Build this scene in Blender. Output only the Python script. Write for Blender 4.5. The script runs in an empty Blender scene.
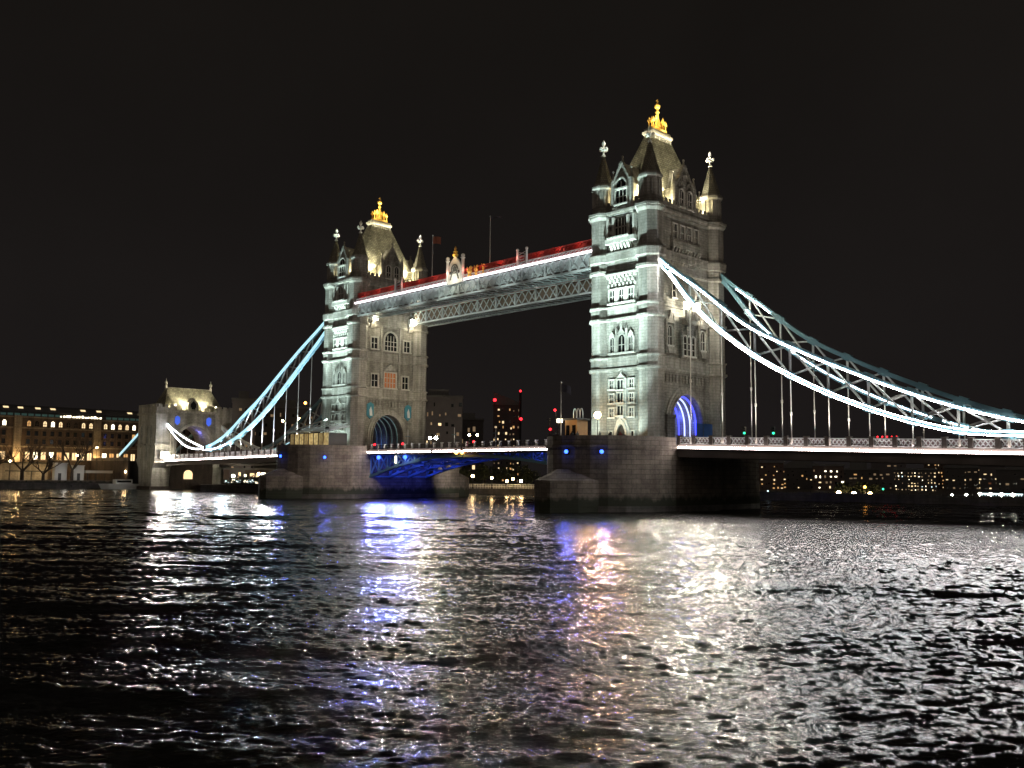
import bpy, math, random
import numpy as np
from mathutils import Vector, Matrix
R_ = math.radians
rng = random.Random(7)
S = bpy.context.scene
COL = S.collection

# ------------------------------------------------------------------ camera
CAM = Vector((135.894, -125.912, 5.268))
YAW, PITCH, ROLL, FPX = -0.80445, 0.098775, 0.010016, 922.9
fw = Vector((math.sin(YAW)*math.cos(PITCH), math.cos(YAW)*math.cos(PITCH), math.sin(PITCH)))
rt0 = Vector((math.cos(YAW), -math.sin(YAW), 0)); up0 = rt0.cross(fw)
rt = rt0*math.cos(ROLL)+up0*math.sin(ROLL); up = -rt0*math.sin(ROLL)+up0*math.cos(ROLL)
cd = bpy.data.cameras.new('camera'); cam = bpy.data.objects.new('camera', cd); COL.objects.link(cam)
cam.matrix_world = Matrix(((rt.x, up.x, -fw.x, CAM.x), (rt.y, up.y, -fw.y, CAM.y), (rt.z, up.z, -fw.z, CAM.z), (0, 0, 0, 1)))
cd.sensor_fit = 'HORIZONTAL'; cd.sensor_width = 36; cd.lens = 36*FPX/1024
cd.clip_start = .5; cd.clip_end = 6000
S.camera = cam

# ------------------------------------------------------------------ night sky, city glow, exposure
W = bpy.data.worlds.new('World'); S.world = W; W.use_nodes = True
nt = W.node_tree; nt.nodes.clear()
o = nt.nodes.new('ShaderNodeOutputWorld'); bg = nt.nodes.new('ShaderNodeBackground')
tc = nt.nodes.new('ShaderNodeTexCoord'); sep = nt.nodes.new('ShaderNodeSeparateXYZ'); rp = nt.nodes.new('ShaderNodeValToRGB')
nt.links.new(tc.outputs['Generated'], sep.inputs[0]); nt.links.new(sep.outputs['Z'], rp.inputs[0])
rp.color_ramp.elements[0].position = 0; rp.color_ramp.elements[0].color = (.0112, .0094, .0092, 1)
rp.color_ramp.elements[1].position = .5; rp.color_ramp.elements[1].color = (.0075, .0063, .0053, 1)
cn = nt.nodes.new('ShaderNodeTexNoise'); cn.inputs['Scale'].default_value = 2.2; cn.inputs['Detail'].default_value = 5; nt.links.new(tc.outputs['Generated'], cn.inputs['Vector'])
cm = nt.nodes.new('ShaderNodeMapRange'); cm.inputs['From Min'].default_value = .3; cm.inputs['From Max'].default_value = .7; cm.inputs['To Min'].default_value = .84; cm.inputs['To Max'].default_value = 1.2; nt.links.new(cn.outputs['Fac'], cm.inputs[0])
cx = nt.nodes.new('ShaderNodeMixRGB'); cx.blend_type = 'MULTIPLY'; cx.inputs[0].default_value = 1; nt.links.new(rp.outputs[0], cx.inputs[1]); nt.links.new(cm.outputs[0], cx.inputs[2])
nt.links.new(cx.outputs[0], bg.inputs[0]); bg.inputs[1].default_value = 1.0
nt.links.new(bg.outputs[0], o.inputs[0])
sd = bpy.data.lights.new('city_glow', 'SUN'); sd.energy = .2; sd.angle = R_(60); sd.color = (1, .82, .66)
so = bpy.data.objects.new('city_glow', sd); COL.objects.link(so)
so.rotation_euler = Vector((-.55, .75, -.6)).to_track_quat('-Z', 'Y').to_euler()
S.view_settings.view_transform = 'Standard'; S.view_settings.look = 'None'
S.view_settings.exposure = 0; S.view_settings.gamma = 1; S.view_settings.use_curve_mapping = False
S.render.engine = 'CYCLES'
S.cycles.use_denoising = True; S.cycles.denoising_input_passes = 'RGB_ALBEDO_NORMAL'
S.cycles.max_bounces = 5; S.cycles.diffuse_bounces = 2; S.cycles.glossy_bounces = 3
S.cycles.sample_clamp_indirect = 60
S.cycles.caustics_reflective = True

# ------------------------------------------------------------------ materials
MAT = {}
def nodes(name):
    m = bpy.data.materials.new(name); m.use_nodes = True; MAT[name] = m
    return m, m.node_tree.nodes, m.node_tree.links, m.node_tree.nodes['Principled BSDF']
def plain(name, c, rough=.6, metal=0, var=.15, scale=1.5, bump=0):
    m, n, l, b = nodes(name)
    t = n.new('ShaderNodeTexCoord'); ns = n.new('ShaderNodeTexNoise'); ns.inputs['Scale'].default_value = scale; ns.inputs['Detail'].default_value = 5
    l.new(t.outputs['Object'], ns.inputs['Vector'])
    mx = n.new('ShaderNodeMixRGB'); mx.inputs[1].default_value = (*[x*(1-var) for x in c], 1); mx.inputs[2].default_value = (*[min(1, x*(1+var)) for x in c], 1)
    l.new(ns.outputs['Fac'], mx.inputs[0]); l.new(mx.outputs[0], b.inputs['Base Color'])
    b.inputs['Roughness'].default_value = rough; b.inputs['Metallic'].default_value = metal
    if bump:
        bp = n.new('ShaderNodeBump'); bp.inputs['Strength'].default_value = bump; bp.inputs['Distance'].default_value = .1
        l.new(ns.outputs['Fac'], bp.inputs['Height']); l.new(bp.outputs[0], b.inputs['Normal'])
    return m
def masonry(name, c1, c2, mortar, bw, bh, stain=.5, bump=.6, rough=.85, streak=.35, tide=None):
    m, n, l, b = nodes(name)
    t = n.new('ShaderNodeTexCoord'); sp = n.new('ShaderNodeSeparateXYZ'); ad = n.new('ShaderNodeMath'); ad.operation = 'ADD'
    cb = n.new('ShaderNodeCombineXYZ'); l.new(t.outputs['Object'], sp.inputs[0])
    l.new(sp.outputs['X'], ad.inputs[0]); l.new(sp.outputs['Y'], ad.inputs[1]); l.new(ad.outputs[0], cb.inputs['X']); l.new(sp.outputs['Z'], cb.inputs['Y'])
    br = n.new('ShaderNodeTexBrick'); br.inputs['Scale'].default_value = 1
    br.inputs['Brick Width'].default_value = bw; br.inputs['Row Height'].default_value = bh; br.inputs['Mortar Size'].default_value = .035
    br.inputs['Color1'].default_value = (*c1, 1); br.inputs['Color2'].default_value = (*c2, 1); br.inputs['Mortar'].default_value = (*mortar, 1)
    l.new(cb.outputs[0], br.inputs['Vector'])
    ns = n.new('ShaderNodeTexNoise'); ns.inputs['Scale'].default_value = .35; ns.inputs['Detail'].default_value = 8; ns.inputs['Roughness'].default_value = .7
    l.new(t.outputs['Object'], ns.inputs['Vector'])
    n2 = n.new('ShaderNodeTexNoise'); n2.inputs['Scale'].default_value = 4; n2.inputs['Detail'].default_value = 6
    l.new(t.outputs['Object'], n2.inputs['Vector'])
    rp = n.new('ShaderNodeValToRGB'); rp.color_ramp.elements[0].position = .32; rp.color_ramp.elements[0].color = (1-stain,)*3+(1,)
    rp.color_ramp.elements[1].position = .62; rp.color_ramp.elements[1].color = (1, 1, 1, 1)
    l.new(ns.outputs['Fac'], rp.inputs[0])
    mx = n.new('ShaderNodeMixRGB'); mx.blend_type = 'MULTIPLY'; mx.inputs[0].default_value = 1
    l.new(br.outputs['Color'], mx.inputs[1]); l.new(rp.outputs[0], mx.inputs[2])
    m2 = n.new('ShaderNodeMixRGB'); m2.blend_type = 'OVERLAY'; m2.inputs[0].default_value = .35
    l.new(mx.outputs[0], m2.inputs[1]); l.new(n2.outputs['Fac'], m2.inputs[2])
    mp = n.new('ShaderNodeMapping'); mp.inputs['Scale'].default_value = (1.3,1.3,.10); l.new(t.outputs['Object'], mp.inputs['Vector'])
    n4 = n.new('ShaderNodeTexNoise'); n4.inputs['Scale'].default_value = .8; n4.inputs['Detail'].default_value = 6; l.new(mp.outputs[0], n4.inputs['Vector'])
    r4 = n.new('ShaderNodeValToRGB'); r4.color_ramp.elements[0].position = .36; r4.color_ramp.elements[0].color = (1-streak,1-streak,1-streak*1.1,1); r4.color_ramp.elements[1].position = .60; r4.color_ramp.elements[1].color = (1,1,1,1)
    l.new(n4.outputs['Fac'], r4.inputs[0])
    m4 = n.new('ShaderNodeMixRGB'); m4.blend_type = 'MULTIPLY'; m4.inputs[0].default_value = 1; l.new(m2.outputs[0], m4.inputs[1]); l.new(r4.outputs[0], m4.inputs[2]); m2 = m4
    if tide:
        a5 = n.new('ShaderNodeMath'); a5.operation = 'MULTIPLY_ADD'; l.new(n4.outputs['Fac'], a5.inputs[0]); a5.inputs[1].default_value = -2.4; l.new(sp.outputs['Z'], a5.inputs[2])
        r5 = n.new('ShaderNodeMapRange'); r5.inputs['From Min'].default_value = tide[0]; r5.inputs['From Max'].default_value = tide[1]; l.new(a5.outputs[0], r5.inputs[0])
        m5 = n.new('ShaderNodeMixRGB'); m5.inputs[1].default_value = (.03,.036,.022,1); l.new(r5.outputs[0], m5.inputs[0]); l.new(m2.outputs[0], m5.inputs[2]); m2 = m5
    l.new(m2.outputs[0], b.inputs['Base Color']); b.inputs['Roughness'].default_value = rough
    bp = n.new('ShaderNodeBump'); bp.inputs['Strength'].default_value = bump; bp.inputs['Distance'].default_value = .08; bp.invert = True
    l.new(br.outputs['Fac'], bp.inputs['Height'])
    b3 = n.new('ShaderNodeBump'); b3.inputs['Strength'].default_value = .4; b3.inputs['Distance'].default_value = .06
    l.new(n2.outputs['Fac'], b3.inputs['Height']); l.new(bp.outputs[0], b3.inputs['Normal']); l.new(b3.outputs[0], b.inputs['Normal'])
    return m
def glow(name, c, s):
    m, n, l, b = nodes(name)
    b.inputs['Base Color'].default_value = (*[x*.5 for x in c], 1)
    b.inputs['Emission Color'].default_value = (*c, 1); b.inputs['Emission Strength'].default_value = s
    return m

masonry('granite', (.43, .41, .37), (.33, .32, .29), (.24, .23, .21), 1.1, .42, .5, .9)
masonry('portland_stone', (.48, .46, .42), (.44, .42, .385), (.33, .32, .3), 1.3, .5, .42, .5)
masonry('trim_stone', (.62, .60, .55), (.58, .56, .52), (.5, .49, .46), 1.6, .6, .2, .2, .8, .15)
masonry('pier_granite', (.27, .235, .195), (.20, .17, .145), (.10, .085, .07), 2.1, .72, .55, .9, .85, .22, (3.6, 4.3))
masonry('wet_granite', (.10, .09, .08), (.07, .065, .06), (.04, .04, .035), 1.7, .72, .5, .8, .5)
masonry('dark_brick', (.12, .085, .065), (.085, .06, .05), (.06, .05, .045), .5, .2, .4)
masonry('warehouse_brick', (.23, .155, .10), (.17, .115, .08), (.12, .1, .08), .6, .25, .4)
masonry('slate_roof', (.42, .40, .30), (.24, .23, .17), (.08, .08, .06), .6, .42, .45, 1)
masonry('spire_slate', (.40, .37, .29), (.28, .26, .2), (.12, .12, .1), .5, .36, .4, 1)
masonry('beige_wall', (.42, .35, .26), (.36, .30, .22), (.25, .21, .16), 1.2, .5, .4)
plain('gilding', (.92, .60, .14), .45, .2, .1)
plain('white_gilding', (.75, .74, .68), .5, 0, .1)
plain('bridge_blue', (.16, .32, .40), .45, 0, .15)
plain('pale_paint', (.70, .73, .74), .5, 0, .12)
plain('rod_paint', (.78, .74, .68), .5, 0, .12)
plain('deck_steel', (.10, .085, .075), .6, 0, .25)
plain('asphalt', (.05, .05, .05), .9, 0, .3, 4)
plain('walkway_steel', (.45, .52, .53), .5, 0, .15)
plain('red_lattice', (.42, .055, .05), .55, 0, .2)
plain('dark_glass', (.015, .016, .018), .12, 0, .1)
plain('lead', (.09, .09, .09), .6, 0, .3)
plain('dark_metal', (.03, .03, .03), .5, 0, .2)
plain('hoarding_blue', (.05, .13, .36), .6, 0, .25)
plain('ochre_render', (.55, .34, .17), .8, 0, .2)
plain('white_panel', (.55, .55, .53), .6, 0, .08)
plain('bark', (.05, .038, .03), .9, 0, .4, 6, .5)
plain('leaf', (.035, .045, .02), .7, 0, .4, .6)
plain('mud', (.07, .06, .05), .8, 0, .4, .5, .6)
plain('far_facade', (.06, .055, .055), .8, 0, .3, .3)
plain('far_brick', (.075, .05, .04), .8, 0, .3, .3)
plain('far_concrete', (.10, .09, .095), .8, 0, .25, .3)
plain('flag_cloth', (.10, .10, .13), .8, 0, .2)
plain('flag_red', (.30, .10, .06), .8, 0, .2)
plain('shield_blue', (.05, .24, .33), .5, 0, .35, 1.2)
plain('coat_dark', (.02, .02, .025), .8, 0, .3, 4)
plain('coat_red', (.16, .03, .03), .8, 0, .3, 4)
plain('coat_grey', (.12, .12, .12), .8, 0, .3, 4)
plain('skin', (.5, .33, .25), .6, 0, .1)
plain('hull_white', (.6, .62, .58), .45, 0, .1)
glow('led_white', (1, .97, .94), 90)
glow('led_deck', (1, .85, .82), 42)
glow('cyan_paint_glow', (.40, .68, .77), 1.35)  # emission in place of floodlight on pale blue paint
glow('led_ice', (.86, .90, 1.0), 26)
glow('led_walk', (1, .90, .93), 3.2)
glow('lamp_warm', (1, .68, .32), 60)
glow('lamp_white', (1, .92, .72), 260)
glow('lamp_shaded', (1, .92, .72), 60)
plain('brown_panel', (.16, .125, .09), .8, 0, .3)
plain('panel_back', (.26, .19, .19), .7, 0, .2)
glow('lamp_orange', (1, .42, .08), 10)
glow('lamp_red', (1, .02, .03), 5)
glow('lamp_green', (.05, 1, .45), 2.5)
glow('lamp_blue', (.03, .10, 1), 7)
glow('led_blue', (.06, .07, 1), 2.6)
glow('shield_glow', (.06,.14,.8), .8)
glow('led_rib', (.62, .70, 1), 1.5)
glow('lit_warm', (1, .74, .40), 1.3)
glow('lit_bright', (1, .88, .62), 4)
glow('lit_amber', (1, .55, .2), .7)
glow('lit_cool', (.75, .95, 1), 1.6)
glow('lit_teal', (.25, .55, .5), .06)
glow('lit_dim', (1, .7, .4), .17)
glow('lit_red', (.9, .35, .15), .07)

def interior(name, c1, c2, s):
    m, n, l, b = nodes(name); t = n.new('ShaderNodeTexCoord'); v = n.new('ShaderNodeTexVoronoi'); v.inputs['Scale'].default_value = 1.7; l.new(t.outputs['Object'], v.inputs['Vector'])
    mx = n.new('ShaderNodeMixRGB'); mx.inputs[1].default_value = (*c1,1); mx.inputs[2].default_value = (*c2,1); l.new(v.outputs['Distance'], mx.inputs[0])
    b.inputs['Base Color'].default_value = (.2,.15,.08,1); l.new(mx.outputs[0], b.inputs['Emission Color']); b.inputs['Emission Strength'].default_value = s
interior('lit_room', (1,.80,.36), (.25,.12,.03), .62)
interior('lit_room_dim', (.7,.52,.22), (.10,.05,.02), .45)
# ------------------------------------------------------------------ mesh builder
def wl(o):
    v = Vector((0, 0, 0))
    while o is not None: v += o.location; o = o.parent
    return v
class MB:
    def __init__(s): s.v = []; s.f = []
    def add(s, vs, fs):
        k = len(s.v); s.v += [tuple(v) for v in vs]; s.f += [tuple(i+k for i in f) for f in fs]; return s
    def box(s, x0, x1, y0, y1, z0, z1):
        return s.add([(x0,y0,z0),(x1,y0,z0),(x1,y1,z0),(x0,y1,z0),(x0,y0,z1),(x1,y0,z1),(x1,y1,z1),(x0,y1,z1)],
                     [(3,2,1,0),(4,5,6,7),(0,1,5,4),(1,2,6,5),(2,3,7,6),(3,0,4,7)])
    def prism(s, poly, z0, z1, poly2=None):
        n = len(poly); q = poly2 or poly
        vs = [(x,y,z0) for x,y in poly]+[(x,y,z1) for x,y in q]
        return s.add(vs, [tuple(range(n-1,-1,-1)), tuple(range(n,2*n))]+[(i,(i+1)%n,n+(i+1)%n,n+i) for i in range(n)])
    def octo(s, cx, cy, r, z0, z1, r2=None, n=8):
        r2 = r if r2 is None else r2; a0 = math.pi/n
        p = [(cx+r*math.cos(a0+2*math.pi*i/n), cy+r*math.sin(a0+2*math.pi*i/n)) for i in range(n)]
        q = [(cx+r2*math.cos(a0+2*math.pi*i/n), cy+r2*math.sin(a0+2*math.pi*i/n)) for i in range(n)]
        return s.prism(p, z0, z1, q)
    def lathe(s, cx, cy, prof, n=10):
        for (r0,z0),(r1,z1) in zip(prof[:-1], prof[1:]): pass
        vs = []
        for r, z in prof: vs += [(cx+r*math.cos(2*math.pi*i/n), cy+r*math.sin(2*math.pi*i/n), z) for i in range(n)]
        fs = [tuple(range(n-1,-1,-1)), tuple(range(len(prof)*n-n, len(prof)*n))]
        for k in range(len(prof)-1):
            fs += [(k*n+i, k*n+(i+1)%n, (k+1)*n+(i+1)%n, (k+1)*n+i) for i in range(n)]
        return s.add(vs, fs)
    def xz(s, poly, y0, y1):      # polygon in the xz plane extruded along y
        n = len(poly)
        return s.add([(x,y0,z) for x,z in poly]+[(x,y1,z) for x,z in poly],
                     [tuple(range(n)), tuple(range(2*n-1,n-1,-1))]+[(i,n+i,n+(i+1)%n,(i+1)%n) for i in range(n)])
    def yz(s, poly, x0, x1):
        n = len(poly)
        return s.add([(x0,y,z) for y,z in poly]+[(x1,y,z) for y,z in poly],
                     [tuple(range(n-1,-1,-1)), tuple(range(n,2*n))]+[(i,(i+1)%n,n+(i+1)%n,n+i) for i in range(n)])
    def bar(s, p0, p1, w, h=None, n=4):
        h = h or w; p0 = Vector(p0); p1 = Vector(p1); d = (p1-p0)
        if d.length < 1e-6: return s
        d.normalize(); u = Vector((0,0,1)) if abs(d.z) < .95 else Vector((0,1,0))
        r = d.cross(u).normalized(); u = r.cross(d)
        if n == 4: pr = [(-w/2,-h/2),(w/2,-h/2),(w/2,h/2),(-w/2,h/2)]
        else: pr = [(w/2*math.cos(2*math.pi*i/n), h/2*math.sin(2*math.pi*i/n)) for i in range(n)]
        vs = [p+r*a+u*b for p in (p0,p1) for a,b in pr]
        return s.add(vs, [tuple(range(n-1,-1,-1)), tuple(range(n,2*n))]+[(i,(i+1)%n,n+(i+1)%n,n+i) for i in range(n)])
    def taper(s, p0, p1, r0, r1, n=6):
        p0 = Vector(p0); p1 = Vector(p1); d = (p1-p0).normalized(); u = Vector((0,0,1)) if abs(d.z) < .95 else Vector((0,1,0))
        a = d.cross(u).normalized(); b = a.cross(d)
        vs = [p+(a*math.cos(2*math.pi*i/n)+b*math.sin(2*math.pi*i/n))*r for p,r in ((p0,r0),(p1,r1)) for i in range(n)]
        return s.add(vs, [tuple(range(n-1,-1,-1)), tuple(range(n,2*n))]+[(i,(i+1)%n,n+(i+1)%n,n+i) for i in range(n)])
    def chain(s, pts, w, h):       # a swept rectangular bar through many points (one skin)
        pts = [Vector(p) for p in pts]; vs = []
        for i, p in enumerate(pts):
            d = (pts[min(i+1,len(pts)-1)]-pts[max(i-1,0)]).normalized()
            r = d.cross(Vector((0,0,1))).normalized(); u = r.cross(d)
            vs += [p+r*a+u*b for a,b in ((-w/2,-h/2),(w/2,-h/2),(w/2,h/2),(-w/2,h/2))]
        fs = [(3,2,1,0), tuple(range(len(vs)-4,len(vs)))]
        for k in range(len(pts)-1): fs += [(k*4+i,k*4+(i+1)%4,k*4+4+(i+1)%4,k*4+4+i) for i in range(4)]
        return s.add(vs, fs)
    def ball(s, c, r, n=8, m=5):
        prof = [(max(.01*r, r*math.sin(math.pi*k/m)), c[2]-r*math.cos(math.pi*k/m)) for k in range(m+1)]
        return s.lathe(c[0], c[1], prof, n)
    def arch_band(s, x0, x1, wi, wo, zb, zs, hi, ho, cy=0, n=14):   # arched surround in the yz plane with legs
        f = lambda w,h,t: (cy+w*math.cos(t), zs+h*math.sin(t))
        T = [math.pi*i/n for i in range(n+1)]
        inn = [(cy+wi,zb)]+[f(wi,hi,t) for t in T]+[(cy-wi,zb)]
        out = [(cy+wo,zb)]+[f(wo,ho,t) for t in T]+[(cy-wo,zb)]
        k = len(inn)
        vs = [(x,y,z) for x in (x0,x1) for L in (inn,out) for y,z in L]
        fs = []
        for i in range(k-1):
            fs += [(i,i+1,k+i+1,k+i), (2*k+i,3*k+i,3*k+i+1,2*k+i+1), (i,2*k+i,2*k+i+1,i+1), (k+i,k+i+1,3*k+i+1,3*k+i)]
        fs += [(0,k,3*k,2*k),(k-1,3*k-1,4*k-1,2*k-1)]
        return s.add(vs, fs)
    def arch_wall(s, x0, x1, ya, yb, z0, z1, w, zs, h, cy=0, n=14):
        T = [math.pi*i/n for i in range(n+1)]
        arc = [(cy-w*math.cos(t), zs+h*math.sin(t)) for t in T]
        s.box(x0,x1,ya,cy-w,z0,zs); s.box(x0,x1,cy+w,yb,z0,zs)
        s.yz([(ya,zs),(cy-w,zs),(cy-w,z1),(ya,z1)],x0,x1); s.yz([(cy+w,zs),(yb,zs),(yb,z1),(cy+w,z1)],x0,x1)
        for (a,b) in zip(arc[:-1],arc[1:]): s.yz([a,b,(b[0],z1),(a[0],z1)],x0,x1)
        return s
    def build(s, name, mat, parent=None, loc=(0,0,0), smooth=False):
        """vertices are in world coordinates when the parent chain is unrotated"""
        off = wl(parent)+Vector(loc)
        me = bpy.data.meshes.new(name)
        me.from_pydata([(x-off.x,y-off.y,z-off.z) for x,y,z in s.v], [], s.f); me.update()
        if isinstance(mat, str): mat = MAT[mat]
        me.materials.append(mat)
        if smooth:
            me.polygons.foreach_set('use_smooth', [True]*len(me.polygons))
        o = bpy.data.objects.new(name, me); COL.objects.link(o); o.parent = parent; o.location = loc
        return o
def thing(name, label, cat, loc=(0,0,0), group=None, rz=0):
    o = bpy.data.objects.new(name, None); COL.objects.link(o); o.location = loc; o.rotation_euler.z = rz
    o.empty_display_size = .5
    return tag(o, label, cat, group)
def tag(o, label, cat, group=None, kind=None):
    o['label'] = label; o['category'] = cat
    if group: o['group'] = group
    if kind: o['kind'] = kind
    return o
def struct(o): o['kind'] = 'structure'; return o
def dup(o, parent=None, loc=None, **props):
    c = o.copy(); COL.objects.link(c); c.parent = parent
    if loc is not None: c.location = loc
    for k, v in props.items(): c[k] = v
    for ch in list(o.children):
        dup(ch, c)
    return c
def lamp(kind, loc, power, color, parent=None, target=None, angle=60, blend=.5, size=.15, name='bulb'):
    d = bpy.data.lights.new(name, kind); d.energy = power; d.color = color
    if kind in ('POINT', 'SPOT'): d.shadow_soft_size = size
    o = bpy.data.objects.new(name, d); COL.objects.link(o)
    o.parent = parent; o.location = Vector(loc)-wl(parent)
    if kind == 'SPOT':
        d.spot_size = R_(angle); d.spot_blend = blend
        o.rotation_euler = (Vector(target)-Vector(loc)).to_track_quat('-Z','Y').to_euler()
    return o
COOL = (.74, 1.0, .95); WARM = (1, .80, .46); GOLDL = (1, .78, .40)
def floodlight(loc, target, label, power, color, angle, blend=.6, group='floodlights aimed at the bridge stonework', size=.2):
    loc = Vector(loc); d = (Vector(target)-loc).normalized()
    t = thing('floodlight', label, 'floodlight', loc, group)
    h = MB(); h.bar(loc-d*.35+Vector((0,0,.35)), loc-d*.02+Vector((0,0,.35)), .5, .4); h.build('lamp_housing', 'dark_metal', t)
    y = MB(); y.box(loc.x-.3,loc.x+.3,loc.y-.3,loc.y+.3,loc.z-.06,loc.z); y.box(loc.x-.05,loc.x+.05,loc.y-.05,loc.y+.05,loc.z,loc.z+.3); y.build('bracket', 'dark_metal', t)
    lamp('SPOT', loc+Vector((0,0,.35))+d*.12, power, color, t, Vector(target), angle, blend, size)
    return t
def sight(u, d, v=None):           # a point d metres out along a direction, for laying out the far shore
    dr = fw+rt*((u-512)/FPX); s = d/math.hypot(dr.x, dr.y)
    z = None
    if v is not None:
        q = fw+rt*((u-512)/FPX)+up*((384-v)/FPX); z = CAM.z+q.z*d/math.hypot(q.x, q.y)
    return (CAM.x+dr.x*s, CAM.y+dr.y*s, z)

# ------------------------------------------------------------------ river, banks
def make_water():
    a0 = math.atan2(fw.y, fw.x)
    ang = np.concatenate([np.linspace(-80,-34,60,endpoint=False), np.linspace(-34,34,760,endpoint=False), np.linspace(34,80,60)])*math.pi/180
    r = 4.0*np.exp(np.linspace(0, math.log(1500/4.0), 1500))
    dr = r*math.log(1500/4.0)/1499
    A, Rr = np.meshgrid(ang, r)
    X = CAM.x+Rr*np.cos(a0-A); Y = CAM.y+Rr*np.sin(a0-A)
    Z = np.zeros_like(X); DR = np.repeat(dr[:,None], len(ang), 1)
    g = np.random.RandomState(11)
    N = 130
    lam = np.exp(np.linspace(math.log(.22), math.log(14), N))
    for k in range(N):
        L = lam[k]*g.uniform(.9,1.1)
        th = math.radians(133)+g.normal(0, .46 if L < .8 else .32)
        slope = .036 if L < .8 else (.0115 if L < 3.0 else .0065)
        amp = slope*L/(2*math.pi)*1.41
        kx, ky = 2*math.pi/L*math.cos(th), 2*math.pi/L*math.sin(th)
        ph = kx*X+ky*Y+g.uniform(0,6.28)
        wgt = np.clip((L/DR-1.2)/1.4, 0, 1)
        Z += wgt*amp*(np.sin(ph)+.22*np.cos(2*ph))
    # calmer and rougher patches
    P = .5+.5*np.sin(X*.061+1.3*np.sin(Y*.043))*np.sin(Y*.078+1.1*np.sin(X*.052))
    Z *= .72+.55*P
    nr, na = X.shape
    me = bpy.data.meshes.new('river_water')
    co = np.stack([X,Y,Z],-1).reshape(-1,3).astype(np.float32)
    i = np.arange(nr-1)[:,None]*na+np.arange(na-1)[None,:]
    q = np.stack([i, i+1, i+na+1, i+na], -1).reshape(-1,4)
    q = q[:, ::-1]
    me.vertices.add(len(co)); me.vertices.foreach_set('co', co.ravel())
    me.loops.add(q.size); me.loops.foreach_set('vertex_index', q.ravel().astype(np.int32))
    me.polygons.add(len(q)); me.polygons.foreach_set('loop_start', np.arange(0,q.size,4,dtype=np.int32))
    try: me.polygons.foreach_set('loop_total', np.full(len(q),4,dtype=np.int32))
    except Exception: pass
    me.update(calc_edges=True); me.validate()
    me.polygons.foreach_set('use_smooth', np.ones(len(q),dtype=bool))
    m, n, l, b = nodes('river')
    b.inputs['Base Color'].default_value = (.012,.012,.010,1); b.inputs['Roughness'].default_value = .11; b.inputs['IOR'].default_value = 1.333
    t = n.new('ShaderNodeTexCoord')
    n1 = n.new('ShaderNodeTexNoise'); n1.inputs['Scale'].default_value = 8.5; n1.inputs['Detail'].default_value = 5; n1.inputs['Roughness'].default_value = .62
    mp = n.new('ShaderNodeMapping'); mp.vector_type = 'POINT'; mp.inputs['Rotation'].default_value = (0,0,R_(-134)); mp.inputs['Scale'].default_value = (1,.30,1)
    m0 = n.new('ShaderNodeMapping'); m0.inputs['Scale'].default_value = (1,.36,1); mp.inputs['Scale'].default_value = (1,1,1)
    l.new(t.outputs['Object'], mp.inputs['Vector']); l.new(mp.outputs[0], m0.inputs['Vector']); l.new(m0.outputs[0], n1.inputs['Vector'])
    bp = n.new('ShaderNodeBump'); bp.inputs['Strength'].default_value = 1.0; bp.inputs['Distance'].default_value = .085
    l.new(n1.outputs['Fac'], bp.inputs['Height']); l.new(bp.outputs[0], b.inputs['Normal'])
    me.materials.append(m)
    o = bpy.data.objects.new('river_water', me); COL.objects.link(o); return struct(o)
make_water()
struct(MB().box(-3500,3500,-3500,3500,-4,-3).build('ground', 'mud'))

# north bank (left of the picture): quay and terrace behind it
struct(MB().box(-900,-150,-400,-14,-3,2.5).build('quay_bank', 'mud'))
struct(MB().box(-900,-150,14,60,-3,2.5).build('quay_bank', 'mud'))
struct(MB().box(-900,-150,-14,14,-3,8.6).build('approach_road', 'asphalt'))
def qwall(y0, y1, label):
    t = thing('quay_wall', label, 'wall', (-150,(y0+y1)/2,-3))
    MB().box(-150.0,-149.4,y0,y1,-3,1.9).build('wall_face', 'wet_granite', t)
    MB().box(-150.3,-149.25,y0,y1,1.9,2.55).build('coping', 'pier_granite', t)
qwall(-300,-14,'low dark river wall under the bare trees at the left')

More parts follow.
